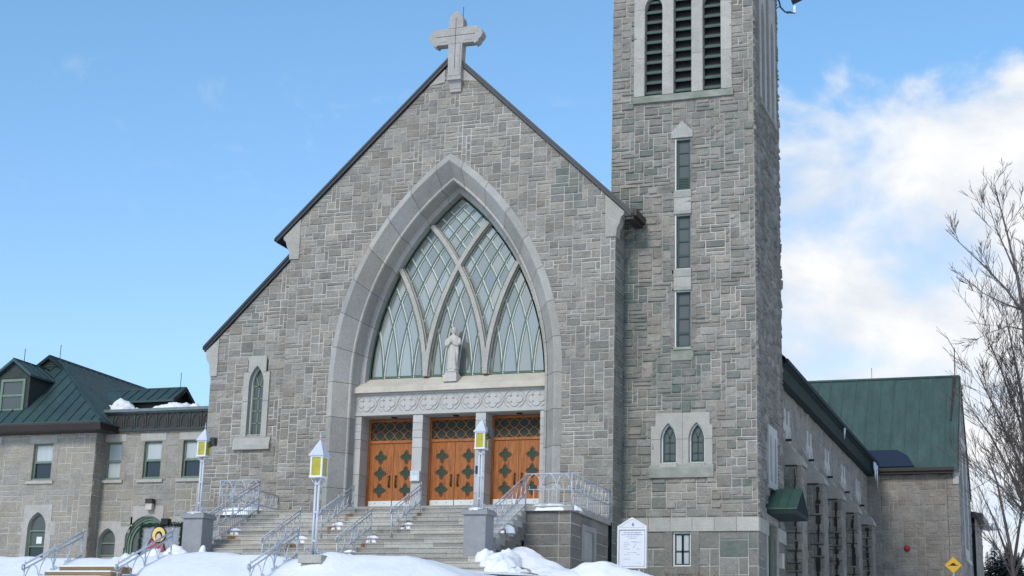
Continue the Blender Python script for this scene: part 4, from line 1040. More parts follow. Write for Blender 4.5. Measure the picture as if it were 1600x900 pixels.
# ================================================================== lamp posts
def lamp(label, loc, flood=False, block=False):
    t = thing('lamp_post', label, 'lamp post', loc, 'lantern lamp posts around the stairs')
    m = MB()
    for dx, dy in ((-.045, -.03), (.045, -.03), (0, .045)): m.tube([(dx, dy, 0), (dx, dy, 1.9)], .032, 8)
    for z in (.35, 1.05, 1.75): m.lathe((0, 0, z), [(.07, -.025), (.09, 0), (.07, .025)], 10)
    k = m.build('post', 'lampwhite'); k.parent = t
    m, m2, m3 = MB(), MB(), MB()
    for a in range(4):
        c, s = math.cos(a*math.pi/2+.78), math.sin(a*math.pi/2+.78)
        sp = [(.05, .02), (.1, .14), (.17, .20), (.25, .16), (.26, .08), (.2, .05), (.17, .1), (.21, .12)]
        m.tube([(r*c, r*s, z) for r, z in sp], .012, 5)
        m2.tube([(r*c, r*s, 1.9-z*.75) for r, z in ((.04, .28), (.12, .16), (.17, .05), (.13, .0), (.10, .05))], .011, 5)
        m3.tube([(r*c, r*s, 1.05+z) for r, z in ((.05, -.12), (.09, -.06), (.07, 0))], .010, 5)
    k = m.build('foot_scrolls', 'metal'); k.parent = t; k = m2.build('bracket_scrolls', 'metal'); k.parent = t; k = m3.build('collar_scrolls', 'metal'); k.parent = t
    w = .165; m = MB(); m.box(-w-.01, w+.01, -w-.01, w+.01, 1.90, 1.95)
    for sx in (-1, 1):
        for sy in (-1, 1): m.box(sx*w-.022*sx-.022, sx*w-.022*sx+.022, sy*w-.022*sy-.022, sy*w-.022*sy+.022, 1.95, 2.40)
    m.box(-w-.005, w+.005, -w-.005, w+.005, 2.40, 2.44); k = m.build('lantern_frame', 'white'); k.parent = t; lf = k
    m = MB(); q = w-.02; m.box(-q, q, -q, q, 1.952, 2.398); k = m.build('lantern_glass', 'yellow', None); k.parent = lf
    e = w+.045; m = MB(); base = [(-e, -e, 2.44), (e, -e, 2.44), (e, e, 2.44), (-e, e, 2.44)]
    m.add(base+[(0, 0, 2.88)], [(3, 2, 1, 0), (0, 1, 4), (1, 2, 4), (2, 3, 4), (3, 0, 4)]); k = m.build('lantern_roof', 'lampwhite'); k.parent = t
    m = MB(); m.tube([(0, 0, 2.84), (0, 0, 3.08)], [.014, .006], 5); m.lathe((0, 0, 2.93), [(.01, -.025), (.028, 0), (.01, .025)], 6); k = m.build('finial', 'metal'); k.parent = t
    if flood:
        m = MB(); m.box(.20, .36, .02, .22, 2.30, 2.56); m.tube([(.05, .05, 2.2), (.26, .12, 2.3)], .02, 5); k = m.build('floodlight', 'dark_metal'); k.parent = t
    if block:
        m = MB(); m.box(-.28, .34, -.30, .30, -.20, -.002); k = m.build('foot_stone', 'step'); k.parent = t
    return t
lamp('lantern lamp post on the left stone pier', (-4.98, -8.7, -1.262), True)
lamp('lantern lamp post on the right stone pier in front of the doors', (4.98, -8.7, -1.262), True)
lamp('tallest and nearest lantern lamp post, on a stone block in the snow', (4.98, -20, -3.70), False, True)

# ================================================================== statue on the window sill
def statue():
    t = thing('statue', 'white stone statue of a robed figure standing on the sill of the great window', 'statue', (0, 1.02, 4.86))
    m = MB(); m.box(-.27, .27, -.27, .27, 0, .28); m.box(-.23, .23, -.23, .23, .28, .36); m.lathe((0, 0, .36), [(.22, 0), (.25, .05), (.22, .10), (.2, .16)], 14); k = m.build('pedestal', 'statue'); k.parent = t
    m = MB(); K = 30; z0 = .50
    prof = [(0, .235, .21), (.10, .215, .20), (.30, .195, .18), (.55, .20, .175), (.80, .215, .175), (1.0, .235, .17), (1.15, .25, .165), (1.27, .235, .15), (1.34, .16, .125), (1.38, .085, .085), (1.42, .075, .08), (1.46, .095, .10), (1.53, .112, .118), (1.60, .112, .118), (1.66, .09, .10), (1.70, .055, .06), (1.715, .012, .015)]
    vs = []
    for z, a, b in prof:
        for j in range(K):
            th = 2*math.pi*j/K; fold = 1+(.075*math.sin(th*7+z*2.2)*(1 if z < 1.0 else .35) + .04*math.sin(th*11-z*3) if z < 1.3 else 0)
            x, y = a*fold*math.cos(th), b*fold*math.sin(th)
            if 1.40 < z < 1.7 and y < 0: y -= .012*max(0, math.cos((th-1.5*math.pi)*3))        # face plane
            vs.append((x, y, z0+z))
    n = len(prof); fs = [(i*K+j, i*K+(j+1) % K, (i+1)*K+(j+1) % K, (i+1)*K+j) for i in range(n-1) for j in range(K)] + [tuple((n-1)*K+j for j in range(K))]
    m.add(vs, fs, 0, smooth=True)
    m.tube([(.0, -.118, z0+1.585), (0, -.148, z0+1.545), (0, -.12, z0+1.53)], [.012, .017, .01], 6)   # nose
    for s in (-1, 1):                                               # sleeves and folded hands
        m.tube([(s*.23, .0, z0+1.24), (s*.27, -.06, z0+1.02), (s*.20, -.17, z0+.93), (s*.05, -.235, z0+1.06)], [.075, .085, .085, .04], 10)
        for f in range(4): m.tube([(s*(.045-.012*f), -.235-.008*f, z0+1.05), (s*(.03-.012*f), -.25-.006*f, z0+1.11), (s*(.012-.01*f), -.245, z0+1.17-.008*f)], [.014, .013, .008], 5)
        m.tube([(s*.06, -.22, z0+1.06), (s*.05, -.235, z0+1.12)], [.013, .009], 5)
    m.tube([(.20, -.14, z0+.9), (.24, -.17, z0+.6), (.21, -.12, z0+.2)], [.07, .06, .03], 8)         # mantle fall
    k = m.build('figure', 'statue'); k.parent = t
    m = MB(); vv = []
    for z, r in ((1.34, .175), (1.45, .135), (1.58, .135), (1.68, .105), (1.735, .04)):
        for j in range(16):
            th = R(-38)+R(256)*j/15; vv.append((r*math.cos(th)*1.02, .015+r*math.sin(th)*1.03, z0+z))
    m.add(vv, [(i*16+j, i*16+j+1, (i+1)*16+j+1, (i+1)*16+j) for i in range(4) for j in range(15)], 0, smooth=True); k = m.build('veil', 'statue'); k.parent = t
statue()
t = thing('mailbox', 'small grey and white letter box fixed to the left pillar between two doors', 'letter box', (-1.30, .86, 1.03))
m = MB(); m.box(-.19, .19, -.10, 0, .0, .40, 0); k = m.build('box_body', 'metal'); k.parent = t
m = MB(); m.box(-.15, .13, -.115, -.10, .02, .22, 0); k = m.build('front_label', 'white'); k.parent = t
t = thing('card_reader', 'two small dark entry panels on the right pillar beside the lamp post', 'entry panel', (1.30, .86, 1.3))
m = MB(); m.box(-.15, -.07, -.04, 0, .0, .12); m.box(-.15, -.07, -.04, 0, .16, .26); m.box(-.155, -.065, -.02, 0, -.02, .28); k = m.build('panel', 'dark_metal'); k.parent = t

# ================================================================== notice board and road sign
t = thing('notice_board', 'white gabled notice board on two posts in the snow beside the tower', 'sign', (8.63, -4.0, -3.3))
z0 = .63; m = MB(); outer = [(-.5, z0), (-.5, z0+1.38), (0, z0+1.68), (.5, z0+1.38), (.5, z0)]
m.prism([(x, 0, z) for x, z in outer], (0, .09, 0), 0); k = m.build('board', 'signwhite'); k.parent = t; bd = k
f0 = Fr((0, 0, 0), (1, 0, 0), (0, -1, 0))
m = MB(); ring(m, f0, outer, [(-.455, z0+.05), (-.455, z0+1.34), (0, z0+1.62), (.455, z0+1.34), (.455, z0+.05)], .022, .03, 0); fbox(m, f0, -.46, .46, z0+1.265, z0+1.30, 0, .02, 0)
ring(m, f0, rect(-.452, .452, z0+.05, z0+1.26), rect(-.43, .43, z0+.07, z0+1.235), .012, .014, 1); k = m.build('board_frame', ['white', 'ink']); k.parent = t
m = MB(); rr = random.Random(4)
def words(a, b, z, h, mi=0):
    x = a
    while x < b-.01:
        w = rr.uniform(.03, .10); x2 = min(b, x+w); y = x
        while y < x2-.006: fbox(m, f0, y, y+.010, z-h*rr.uniform(.3, .5), z+h*rr.uniform(.3, .5), .001, .004, mi); y += .015
        fbox(m, f0, x, x2, z-h*.12, z+h*.1, .0005, .0035, mi); x = x2+.022
words(-.40, .40, z0+1.335, .02); words(-.28, .30, z0+1.165, .035, 1); words(-.36, .37, z0+1.10, .035, 1); words(-.20, .21, z0+1.03, .022); words(-.12, .12, z0+.975, .02)
for a, b, z in ((-.28, -.14, .85), (-.04, .16, .86), (.19, .30, .85), (-.28, -.05, .785), (-.28, -.16, .72), (-.28, -.07, .63), (.16, .28, .63), (-.14, .17, .51), (-.28, -.11, .445), (.16, .28, .445), (-.28, -.06, .30), (.18, .28, .17)): words(a, b, z0+z, .022)
strip(m, f0, [(.0, z0+.86), (.13, z0+.855), (.14, z0+.80), (.07, z0+.70), (.02, z0+.665)], .014, 0, .004, 0)
k = m.build('lettering', ['ink', 'purple']); k.parent = bd
m = MB(); face(m, f0, [(.025+.04*math.cos(a)*(1+.15*math.cos(4*a)), z0+1.43+.06*math.sin(a)*(1+.15*math.cos(4*a))) for a in [2*math.pi*j/20 for j in range(20)]], .004, 0); fbox(m, f0, .018, .032, z0+1.385, z0+1.475, .004, .007, 1); k = m.build('crest', ['purple', 'ink']); k.parent = bd
for x in (-.2, .235): m = MB(); m.tube([(x, .045, -.3), (x, .045, z0+.02)], .035, 8); k = m.build('post', 'metal'); k.parent = t
t = thing('road_sign', 'yellow diamond speed hump sign on a post before the transept corner', 'sign', (17.03, 20, -3.0))
m = MB(); zc = 2.47; m.prism([(x, 0, zc+z) for x, z in ((-.37, 0), (0, .37), (.37, 0), (0, -.37))], (0, .015, 0)); k = m.build('sign_plate', 'signyellow'); k.parent = t
f0 = Fr((0, 0, 0), (1, 0, 0), (0, -1, 0)); m = MB()
face(m, f0, [(-.25, zc-.03), (-.14, zc+.0), (-.06, zc+.08), (0, zc+.10), (.06, zc+.08), (.14, zc+.0), (.25, zc-.03)], .004, 0); k = m.build('hump_symbol', 'black'); k.parent = t
m = MB(); m.tube([(0, .04, -.4), (0, .04, zc+.3)], .025, 6); k = m.build('post', 'metal'); k.parent = t
#@@PART5
# ================================================================== the stone residence on the left
rect_ = thing('stone_residence', 'two-storey grey stone residence with a green standing seam roof left of the church', 'house', (-20, 12, -3))
def rp(m, name, mats, parent=rect_): return m.build(name, mats, parent)
FR, FWG = front(6.0), front(5.2)
w2 = [(-18.66, -17.84), (-16.68, -15.78), (-14.70, -13.80)]
hol = [(a-.12, b+.12, 2.02, 3.9) for a, b in w2] + [(-18.77, -17.63, -1.9, -.1), (-17.45, -14.95, -2.8, -.3), (-17.0, -15.4, -.3, .5), (-14.98, -13.86, -1.9, -.0)]
mb = MB(); tf = lambda u, v, t: .42+.45*t
masonry(mb, FR, -18.72, -10.3, -3.4, 4.28, holes(hol), [], seed=91, cu=.27, cv=.24, depth=.022, tonefn=tf, joint=.022, rough=.7)
holw = [(-22.08, -20.78, 1.95, 3.82), (-25.07, -23.76, 1.95, 3.82), (-22.0, -20.75, -1.7, .6)]
masonry(mb, FWG, -30, -18.72, -3.4, 4.2, holes(holw), [], seed=92, cu=.30, cv=.24, depth=.02, tonefn=lambda u, v, t: .55+.4*t, joint=.02, rough=.7)
masonry(mb, east(-18.72), 5.2, 6.0, -3.4, 4.2, None, [], seed=93, cu=.27, cv=.24, depth=.03, tonefn=lambda u, v, t: .3+.4*t)
mb.box(-29.9, -18.8, 5.45, 24, -3.4, 4.2, 2); mb.box(-18.8, -10.3, 6.3, 22, -3.4, 5.1, 2)
rp(mb, 'stone_wall', ['house_granite', 'mortar', 'black'])
def sash(fr, a, b, c, d, up='curtain', lo='glass', lint=True, parent=rect_):
    m = MB(); ring(m, fr, rect(a, b, c, d), rect(a+.075, b-.075, c+.10, d-.075), -.12, .10, 0, edge=False); zm = (c+d)/2
    fbox(m, fr, a+.05, b-.05, zm-.05, zm+.05, -.17, -.10, 0); fbox(m, fr, a-.02, b+.02, c-.02, c+.09, -.16, -.03, 0)
    f = rp(m, 'sash_window', 'green_frame', parent)
    m = MB(); face(m, fr, rect(a+.05, b-.05, c+.05, zm), -.19, 0); m.build('lower_pane', lo, f)
    m = MB(); face(m, fr, rect(a+.05, b-.05, zm, d-.05), -.165, 0); m.build('upper_pane', up, f)
    m = MB(); ring(m, fr, rect(a-.30, b+.30, c-.05, d+.05), rect(a, b, c, d), .018, .3, 0, (.62, .5, 0)); m.build('window_reveal', 'house_granite', f)
    m = MB(); fbox(m, fr, a-.22, b+.20, d+.03, d+.37, -.05, .035, 0, (.6, .5, 0)); m.build('lintel', 'ashlar', f)
    m = MB(); fbox(m, fr, a-.22, b+.18, c-.16, c-.03, -.2, .10, 0, (.6, .6, 0)); m.build('sill', 'ashlar', f)
for i, (a, b) in enumerate(w2): sash(FR, a, b, 2.12, 3.80, 'curtain', ('curtain', 'glass', 'glass')[i])
sash(FWG, -21.95, -20.92, 2.04, 3.70); sash(FWG, -24.93, -23.90, 2.04, 3.70)
def arched(fr, uc, hw, v0, vs_, va, note=False):
    m = MB(); oi = pointed(uc, hw, v0, vs_, va)
    s_, k_ = hw+.30, hw+.50
    oo = [(uc-s_, v0), (uc-s_, vs_-.30), (uc-k_, vs_-.30), (uc-k_, vs_+.30), (uc-s_+.05, vs_+.30), (uc-s_+.05, va+.32), (uc+s_-.05, va+.32), (uc+s_-.05, vs_+.30), (uc+k_, vs_+.30), (uc+k_, vs_-.30), (uc+s_, vs_-.30), (uc+s_, v0)]
    ring(m, fr, oo, oi, .03, .3, 0, (.62, .45, 0))
    sr = rp(m, 'arch_surround', 'ashlar')
    m = MB(); ring(m, fr, oi, pointed(uc, hw-.075, v0+.1, vs_, va-.1), -.14, .1, 0, edge=False); H = va-v0
    for f in (.30, .62): fbox(m, fr, uc-hw+.05, uc+hw-.05, v0+H*f-.035, v0+H*f+.035, -.19, -.12, 0)
    w = rp(m, 'arched_window', 'green_frame')
    m = MB(); face(m, fr, pointed(uc, hw-.05, v0+.05, vs_, va-.07), -.185, 0); m.build('pane', 'pane_grey', w)
    m = MB(); face(m, fr, rect(uc-hw+.06, uc+hw-.06, v0+.06, v0+H*.30), -.18, 0); m.build('lower_pane', 'glass' if note else 'curtain', w)
    if note: m = MB(); fbox(m, fr, uc-.08, uc+.20, v0+H*.36, v0+H*.50, -.178, -.17, 0); m.build('paper_notice', 'white', w)
arched(FWG, -21.38, .48, -1.55, -.10, .62, True); arched(FR, -18.20, .43, -1.75, -.62, -.05); arched(FR, -14.42, .42, -1.75, -.62, .08)
# arched side entrance
uc, hw, v0, vs_, va = -16.2, 1.12, -2.6, -.72, .50
m = MB(); oi = pointed(uc, hw, v0, vs_, va)
ring(m, FR, [(uc-hw-.28, v0), (uc-hw-.28, vs_), (uc-hw-.40, vs_), (uc-hw-.40, vs_+.75), (uc-hw+.35, vs_+.75), (uc-hw+.35, va+.42), (uc+hw-.35, va+.42), (uc+hw-.35, vs_+.75), (uc+hw+.40, vs_+.75), (uc+hw+.40, vs_), (uc+hw+.28, vs_), (uc+hw+.28, v0)], oi, .037, .3, 0, (.65, .45, 0)); rp(m, 'arch_surround', 'ashlar')
m = MB()
for d, n, g in ((0, -.06, .09), (.09, -.12, .08), (.17, -.19, .10)): ring(m, FR, pointed(uc, hw-d, v0, vs_, va-d*1.1), pointed(uc, hw-d-g, v0+.001, vs_, va-(d+g)*1.1), n, .08, 0, edge=False)
fbox(m, FR, uc-hw+.2, uc+hw-.2, -1.28, -1.10, -.3, -.18, 0); fbox(m, FR, uc-.42, uc-.32, -2.6, -1.2, -.3, -.17, 0)
ed = rp(m, 'side_entrance', 'green_frame')
m = MB(); face(m, FR, pointed(uc, hw-.15, v0, vs_, va-.2), -.27, 0); m.build('glazing', 'pane_grey', ed)
t = thing('wall_lantern', 'small brown wall lantern above the arched side entrance', 'lamp', (-16.05, 5.94, .72))
m = MB(); m.box(-.17, .17, -.26, 0, .28, .48, 0); m.box(-.15, .15, -.22, -.02, 0, .28, 1); m.box(-.05, .05, -.02, .04, .1, .5, 0); k = m.build('lantern_body', ['dark_metal', 'sill']); k.parent = t
# cornice with its band of blind arches, gutter, flat roof
m = MB(); m.box(-18.70, -10.3, 5.88, 6.3, 4.30, 5.12, 0); m.box(-18.70, -10.3, 5.80, 5.88, 4.26, 4.36, 1)
cn = rp(m, 'cornice', ['copper_dark', 'copper_dark'])
m = MB(); fc = front(5.88); x = -18.0; pit = .565
for i in range(14):
    u = -18.05+pit*i
    strip(m, fc, [(u-pit/2, 4.36), (u-pit/2, 5.08)], .05, 0, .05, 0)
    p = pointed(u, .175, 4.40, 4.66, 4.98); strip(m, fc, p, .045, 0, .04, 0); face(m, fc, pointed(u, .16, 4.40, 4.66, 4.96), .006, 1)
    fbox(m, fc, u-.17, u+.17, 4.37, 4.42, .0, .045, 0)
m.build('blind_arcade', ['copper_dark', 'brown_metal'], cn)
m = MB(); m.prism([(-18.75, 5.90, 5.05), (-18.75, 5.66, 5.12), (-18.75, 5.64, 5.24), (-18.75, 5.94, 5.26)], (8.6, 0, 0), 0); m.build('gutter', 'flash', cn)
m = MB(); m.box(-18.7, -10.3, 5.9, 22, 5.14, 5.22); rp(m, 'flat_roof', 'dark_metal')
# hipped roof of the wing
EX, EY, EZ, RX, RZ, GY = -18.15, 4.55, 4.58, -23.7, 8.43, 8.2
SR = (RZ-EZ)/(EX-RX); zg = 7.93; SF = (zg-EZ)/(GY-EY); LXE = RX-(EX-RX)
hx = lambda z: EX-(z-EZ)/SR
mb = MB(); ht = (hx(zg), GY, zg); htl = (2*RX-hx(zg), GY, zg)
def sheet(poly, th=.10): mb.prism(poly, (0, 0, -th), 0)
sheet([(EX, EY, EZ), ht, (RX, GY, RZ), (RX, 26, RZ), (EX, 26, EZ)]); sheet([(LXE, EY, EZ), (LXE, 26, EZ), (RX, 26, RZ), (RX, GY, RZ), htl])
sheet([(LXE, EY, EZ), (EX, EY, EZ), ht, htl])
def seam(p, q, r=.035): mb.tube([Vector(p)+Vector((0, 0, .02)), Vector(q)+Vector((0, 0, .02))], r, 4, 0)
u = EX-.5
while u > LXE:
    lim = zg if abs(u-RX) < abs(hx(zg)-RX) else EZ+(abs(EX-RX)-abs(u-RX))*SR
    seam((u, EY, EZ), (u, EY+(lim-EZ)/SF, lim)); u -= .60
y = EY+.5
while y < 25:
    z = RZ if y > GY else min(zg, EZ+(y-EY)*SF)
    seam((EX, y, EZ), (hx(z), y, z)); y += .52
seam((EX, EY, EZ), ht, .085); seam((RX, GY-.15, RZ), (RX, 26, RZ), .08); seam((LXE, EY, EZ), htl, .08)
# bell-cast foot of the hip
mb.prism([(EX, EY, EZ), (EX+.16, EY-.12, EZ-.10), (EX+.16, 5.9, EZ-.10), (EX, 5.9, EZ)], (0, 0, -.05), 0)
rf = rp(mb, 'hipped_roof', ['seam_green'])
m = MB(); m.prism([(RX, GY+.02, RZ-.05), (hx(zg)-.1, GY+.02, zg-.02), (2*RX-hx(zg)+.1, GY+.02, zg-.02)], (0, -.05, 0), 0)
for s in (-1, 1): m.prism([(RX, GY-.22, RZ+.05), (RX+s*1.02, GY-.22, RZ+.05-1.02*SR), (RX+s*1.02, GY-.22, RZ-.1-1.02*SR), (RX, GY-.22, RZ-.12)], (0, .3, 0), 0)
for q in range(4): m.box(RX-.55+q*.13, RX+.55-q*.13, GY-.05, GY-.02, zg+.04+q*.09, zg+.08+q*.09, 1)
m.build('gablet', ['eave_green', 'copper_dark'], rf)
m = MB(); m.prism([(-30, EY-.12, EZ-.07), (-30, EY-.16, EZ-.16), (-30, EY-.08, EZ-.42), (-30, 5.18, EZ-.46), (-30, 5.18, EZ-.10)], (30+EX+.12, 0, 0), 0)
m.box(EX-.45, EX+.12, 5.185, 5.93, EZ-.40, EZ-.14, 0); m.build('gutter', 'brown_metal', rf)
for (x, y, z) in ((RX, 8.9, RZ), (RX-.25, 6.5, 7.75)): m = MB(); m.tube([(x, y, z), (x, y, z+.75)], .016, 4); m.build('lightning_rod', 'black', rf)
# dormer
DY, DX, DZ, DW, DE = 5.42, -23.58, 7.72, 1.03, 6.95
m = MB(); m.box(DX-.86, DX+.86, DY+.02, DY+2.6, 5.25, DE, 0); m.prism([(DX-.9, DY, DE-.1), (DX+.9, DY, DE-.1), (DX, DY, DZ-.12)], (0, 2.8, 0), 0)
dm = rp(m, 'dormer', ['slate'])
m = MB()
for s in (-1, 1):
    m.prism([(DX, DY-.22, DZ), (DX+s*DW, DY-.22, DE), (DX+s*DW, DY-.22, DE-.09), (DX, DY-.22, DZ-.1)], (0, 3.2, 0), 0)
    for q in range(6): m.tube([(DX, DY-.2+q*.6, DZ+.02), (DX+s*DW, DY-.2+q*.6, DE+.02)], .03, 4, 0)
m.tube([(DX, DY-.22, DZ+.02), (DX, DY+3, DZ+.02)], .05, 4, 0); m.build('dormer_roof', 'seam_green', dm)
fd = front(DY); m = MB(); ring(m, fd, rect(DX-.66, DX+.66, 5.27, 6.80), rect(DX-.54, DX+.54, 5.40, 6.68), .05, .1, 0); fbox(m, fd, DX-.56, DX+.56, 5.98, 6.08, -.03, .03, 0); dw = m.build('dormer_window', 'green_frame', dm)
m = MB(); face(m, fd, rect(DX-.56, DX+.56, 5.38, 6.7), -.01, 0); m.build('pane', 'pane_grey', dw)
# low cross roof behind the cornice
m = MB(); ry, rz, xe = 9.8, 6.98, -17.12
m.box(-22, xe-.15, ry-.75, ry+.75, 5.1, 6.3, 1); m.prism([(xe-.15, ry-.8, 6.25), (xe-.15, ry+.8, 6.25), (xe-.15, ry, rz-.1)], (-.3, 0, 0), 1)
for s in (-1, 1):
    m.prism([(-22, ry, rz), (-22, ry+s*1.08, 6.24), (-22, ry+s*1.08, 6.14), (-22, ry, rz-.1)], (22+xe, 0, 0), 0)
    for q in range(6): m.tube([(xe-.3-q*.55, ry, rz+.02), (xe-.3-q*.55, ry+s*1.08, 6.26)], .03, 4, 0)
m.tube([(xe, ry, rz+.02), (-22, ry, rz+.02)], .04, 4, 0)
m.prism([(xe, ry-1.08, 6.26), (xe, ry, rz+.03), (xe, ry+1.08, 6.26), (xe, ry+1.08, 6.05), (xe, ry, rz-.2), (xe, ry-1.08, 6.05)], (.06, 0, 0), 1)
cr_ = rp(m, 'rear_dormer', ['seam_green', 'brown_metal']); m = MB(); m.tube([(xe-.3, ry, rz), (xe-.3, ry, rz+.75)], .015, 4); m.build('lightning_rod', 'black', cr_)
# ------------------------------------------------------------------ painted figures by the side entrance
t = thing('painted_panel', 'grey board with a painted nativity cutout and dark garland leaning at the arched entrance', 'nativity panel', (-14.95, 5.2, -2.22))
ff = Fr((0, 0, 0), (1, 0, 0), (0, -1, 0)); m = MB(); fbox(m, ff, -.95, .95, .1, 2.18, -.05, 0); k = m.build('board', 'mural'); k.parent = t; bd = k
m = MB(); rr = random.Random(3)
for a, b in (((-1.0, 2.18), (1.0, 2.22)), ((1.0, 2.22), (.98, .9)), ((-1.0, 2.18), (-1.05, .7))):
    n = 60
    for i in range(n):
        f = i/n; u = a[0]+(b[0]-a[0])*f; v = a[1]+(b[1]-a[1])*f
        for q in range(3):
            an = rr.uniform(0, 6.28); m.tube([ff.p(u, v, .03), ff.p(u+.11*math.cos(an), v+.11*math.sin(an), .03+rr.uniform(0, .08))], [.03, .006], 4)
k = m.build('garland', 'garland'); k.parent = t
def disc(u, v, r, n, ry=None): return [(u+r*math.cos(a), v+(ry or r)*math.sin(a)) for a in [2*math.pi*j/n for j in range(n)]]
m = MB()
def lay(pts, n, mi): m.prism([ff.p(u, v, n) for u, v in pts], (0, -.02, 0), mi)
lay([(-.80, .55), (-.72, 1.25), (-.52, 1.62), (-.2, 1.75), (.1, 1.55), (.3, 1.05), (.36, .5), (.0, .2), (-.6, .2)], .0, 4)
lay([(-.74, .6), (-.66, 1.22), (-.48, 1.56), (-.2, 1.66), (.05, 1.5), (.24, 1.02), (.3, .55), (.0, .25), (-.55, .25)], .02, 0)
lay(disc(-.12, 1.78, .37, 20), .02, 4); lay(disc(-.12, 1.78, .32, 20), .04, 1); lay(disc(-.10, 1.72, .17, 14, .21), .06, 4); lay(disc(-.09, 1.66, .12, 14, .17), .08, 2)
lay([(-.45, .85), (-.38, 1.1), (-.22, 1.2), (-.25, .9)], .045, 2); lay([(-.16, .92), (-.12, 1.15), (.02, 1.2), (.02, .9)], .045, 2)
lay([(.2, .35), (.25, .75), (.5, 1.0), (.8, .6), (.75, .2), (.3, .15)], .02, 3)
lay([(.30, 1.05), (.36, .93), (.78, 1.22), (.72, 1.38), (.55, 1.32)], .045, 5); lay(disc(.72, .72, .27, 16), .045, 4); lay(disc(.72, .72, .22, 16), .065, 1); lay(disc(.74, .70, .09, 12), .085, 2)
k = m.build('painted_figures', ['robe', 'halo', 'skin', 'blue', 'black', 'cream']); k.parent = bd
t = thing('spotlight', 'small black box light above the nativity panel', 'lamp', (-14.75, 5.15, -.02)); m = MB(); m.box(-.17, .17, -.15, .15, 0, .26); m.tube([(0, .1, .1), (0, .8, .2)], .02, 5); k = m.build('lamp_box', 'black'); k.parent = t

# ================================================================== small snow and steps
def pile(label, pts, seed, rough=1.0, group=None):
    """irregular snow heap made of merged domes: pts = (x, y, z, rx, ry, h)"""
    x0 = min(p[0]-p[3] for p in pts); x1 = max(p[0]+p[3] for p in pts); y0 = min(p[1]-p[4] for p in pts); y1 = max(p[1]+p[4] for p in pts)
    st = max(.02, min(.07, (x1-x0)/14)); nx = int((x1-x0)/st)+2; ny = int((y1-y0)/st)+2; zb = min(p[2] for p in pts)-(1.2 if max(p[5] for p in pts) > .6 else .15); m = MB(); vs = []; ok = []
    for j in range(ny):
        for i in range(nx):
            x, y = x0+i*st, y0+j*st; z = zb; inn = False
            for (px, py, pz, rx, ry, h) in pts:
                d = ((x-px)/rx)**2+((y-py)/ry)**2
                if d < 1: z = max(z, pz+h*(1-d)**.95); inn = True
            if inn and rough >= 1: z += (abs(noise.noise(Vector((x*3.1+seed, y*3.1, 1.7))))-.25)*-.30*min(1, max(p[5] for p in pts)*2)
            if inn: z += noise.noise(Vector((x*2.3+seed, y*2.3, seed)))*.16*rough*min(1, max(p[5] for p in pts)*2) + noise.noise(Vector((x*6+seed, y*6, seed)))*.07*rough*min(1, max(p[5] for p in pts)*3)
            vs.append((x, y, z))
    m.add(vs, [(j*nx+i, j*nx+i+1, (j+1)*nx+i+1, (j+1)*nx+i) for j in range(ny-1) for i in range(nx-1)], 0, smooth=True)
    return tag(m.build('snow_pile', 'snow'), label, 'snow pile', group)
def zi(i): return LZ-RI*(i+1)
pile('ragged snow heap on the right ends of the stairs below the lamp pier', [(5.45, -9.15, zi(10)-.1, .40, .4, .30), (5.85, -9.45, zi(11)-.1, .50, .5, .34), (6.2, -9.7, zi(12)-.15, .6, .6, .40), (6.75, -10.0, zi(13)-.2, .7, .6, .40), (5.95, -8.8, zi(11), .5, .5, .34)], 1.3, 1.3)
pile('large smooth snow heap against the corner of the landing wall', [(5.75, -6.9, -3.25, 1.15, 1.3, 1.0), (6.05, -7.0, -3.25, 1.3, 1.3, .80), (6.4, -7.1, -3.3, 1.4, 1.3, .62), (6.8, -7.3, -3.35, 1.5, 1.3, .48), (7.2, -7.5, -3.35, 1.5, 1.3, .34)], 4.1, .5)
pile('rounded snow heap between the landing wall and the notice board', [(8.45, -7.2, -3.35, 1.15, 1.2, .64), (8.85, -7.1, -3.38, 1.2, 1.2, .55), (9.3, -7.0, -3.4, 1.2, 1.2, .42), (8.05, -7.3, -3.38, 1.0, 1.1, .45)], 6.2, .4)
pile('snow heap on the left ends of the stairs below the left lamp pier', [(-5.35, -9.3, zi(9)-.15, .5, .45, .28), (-5.9, -9.7, zi(10)-.15, .6, .5, .34), (-6.5, -10.0, zi(11)-.15, .6, .6, .38), (-7.0, -10.3, zi(12)-.15, .7, .7, .40), (-7.6, -10.6, zi(13)-.2, .8, .7, .38)], 9.7)
pile('small round lump of snow beside the foot of the left pier', [(-4.52, -9.1, zi(9)-.05, .13, .13, .26)], 2.2)
pile('snow lying on the left end of the landing', [(-5.9, -4.2, LZ-.02, .95, .45, .16)], 3.3); pile('snow lying on the right end of the landing', [(5.95, -4.2, LZ-.02, .95, .45, .13)], 3.9)
for (x, y, lab) in ((-1.25, -5.85, 'left door handrail'), (1.30, -5.85, 'middle door handrail'), (.64, -7.4, 'lower right handrail, top one'), (-1.95, -7.4, 'lower left handrail'), (-4.9, -6.6, 'left balustered railing'), (5.0, -6.4, 'right balustered railing')):
    i = int((LY-y)/RU); pile('tiny snow cap on a stair under the '+lab, [(x+.12, LY-RU*(i+1)+.17, zi(i)-.02, .26, .17, .13)], x)
for (y, lab) in ((-8.3, 'second'), (-8.75, 'third'), (-9.2, 'lowest')):
    i = int((LY-y)/RU); pile('tiny snow cap under the lower right handrail, %s from the top' % lab, [(.55, LY-RU*(i+1)+.17, zi(i)-.02, .26, .17, .10)], y)
for s, x in (('left', -4.98), ('right', 4.98)): pile('thin snow on top of the %s stone pier' % s, [(x-.05, -8.85, -1.275, .34, .28, .07)], x)
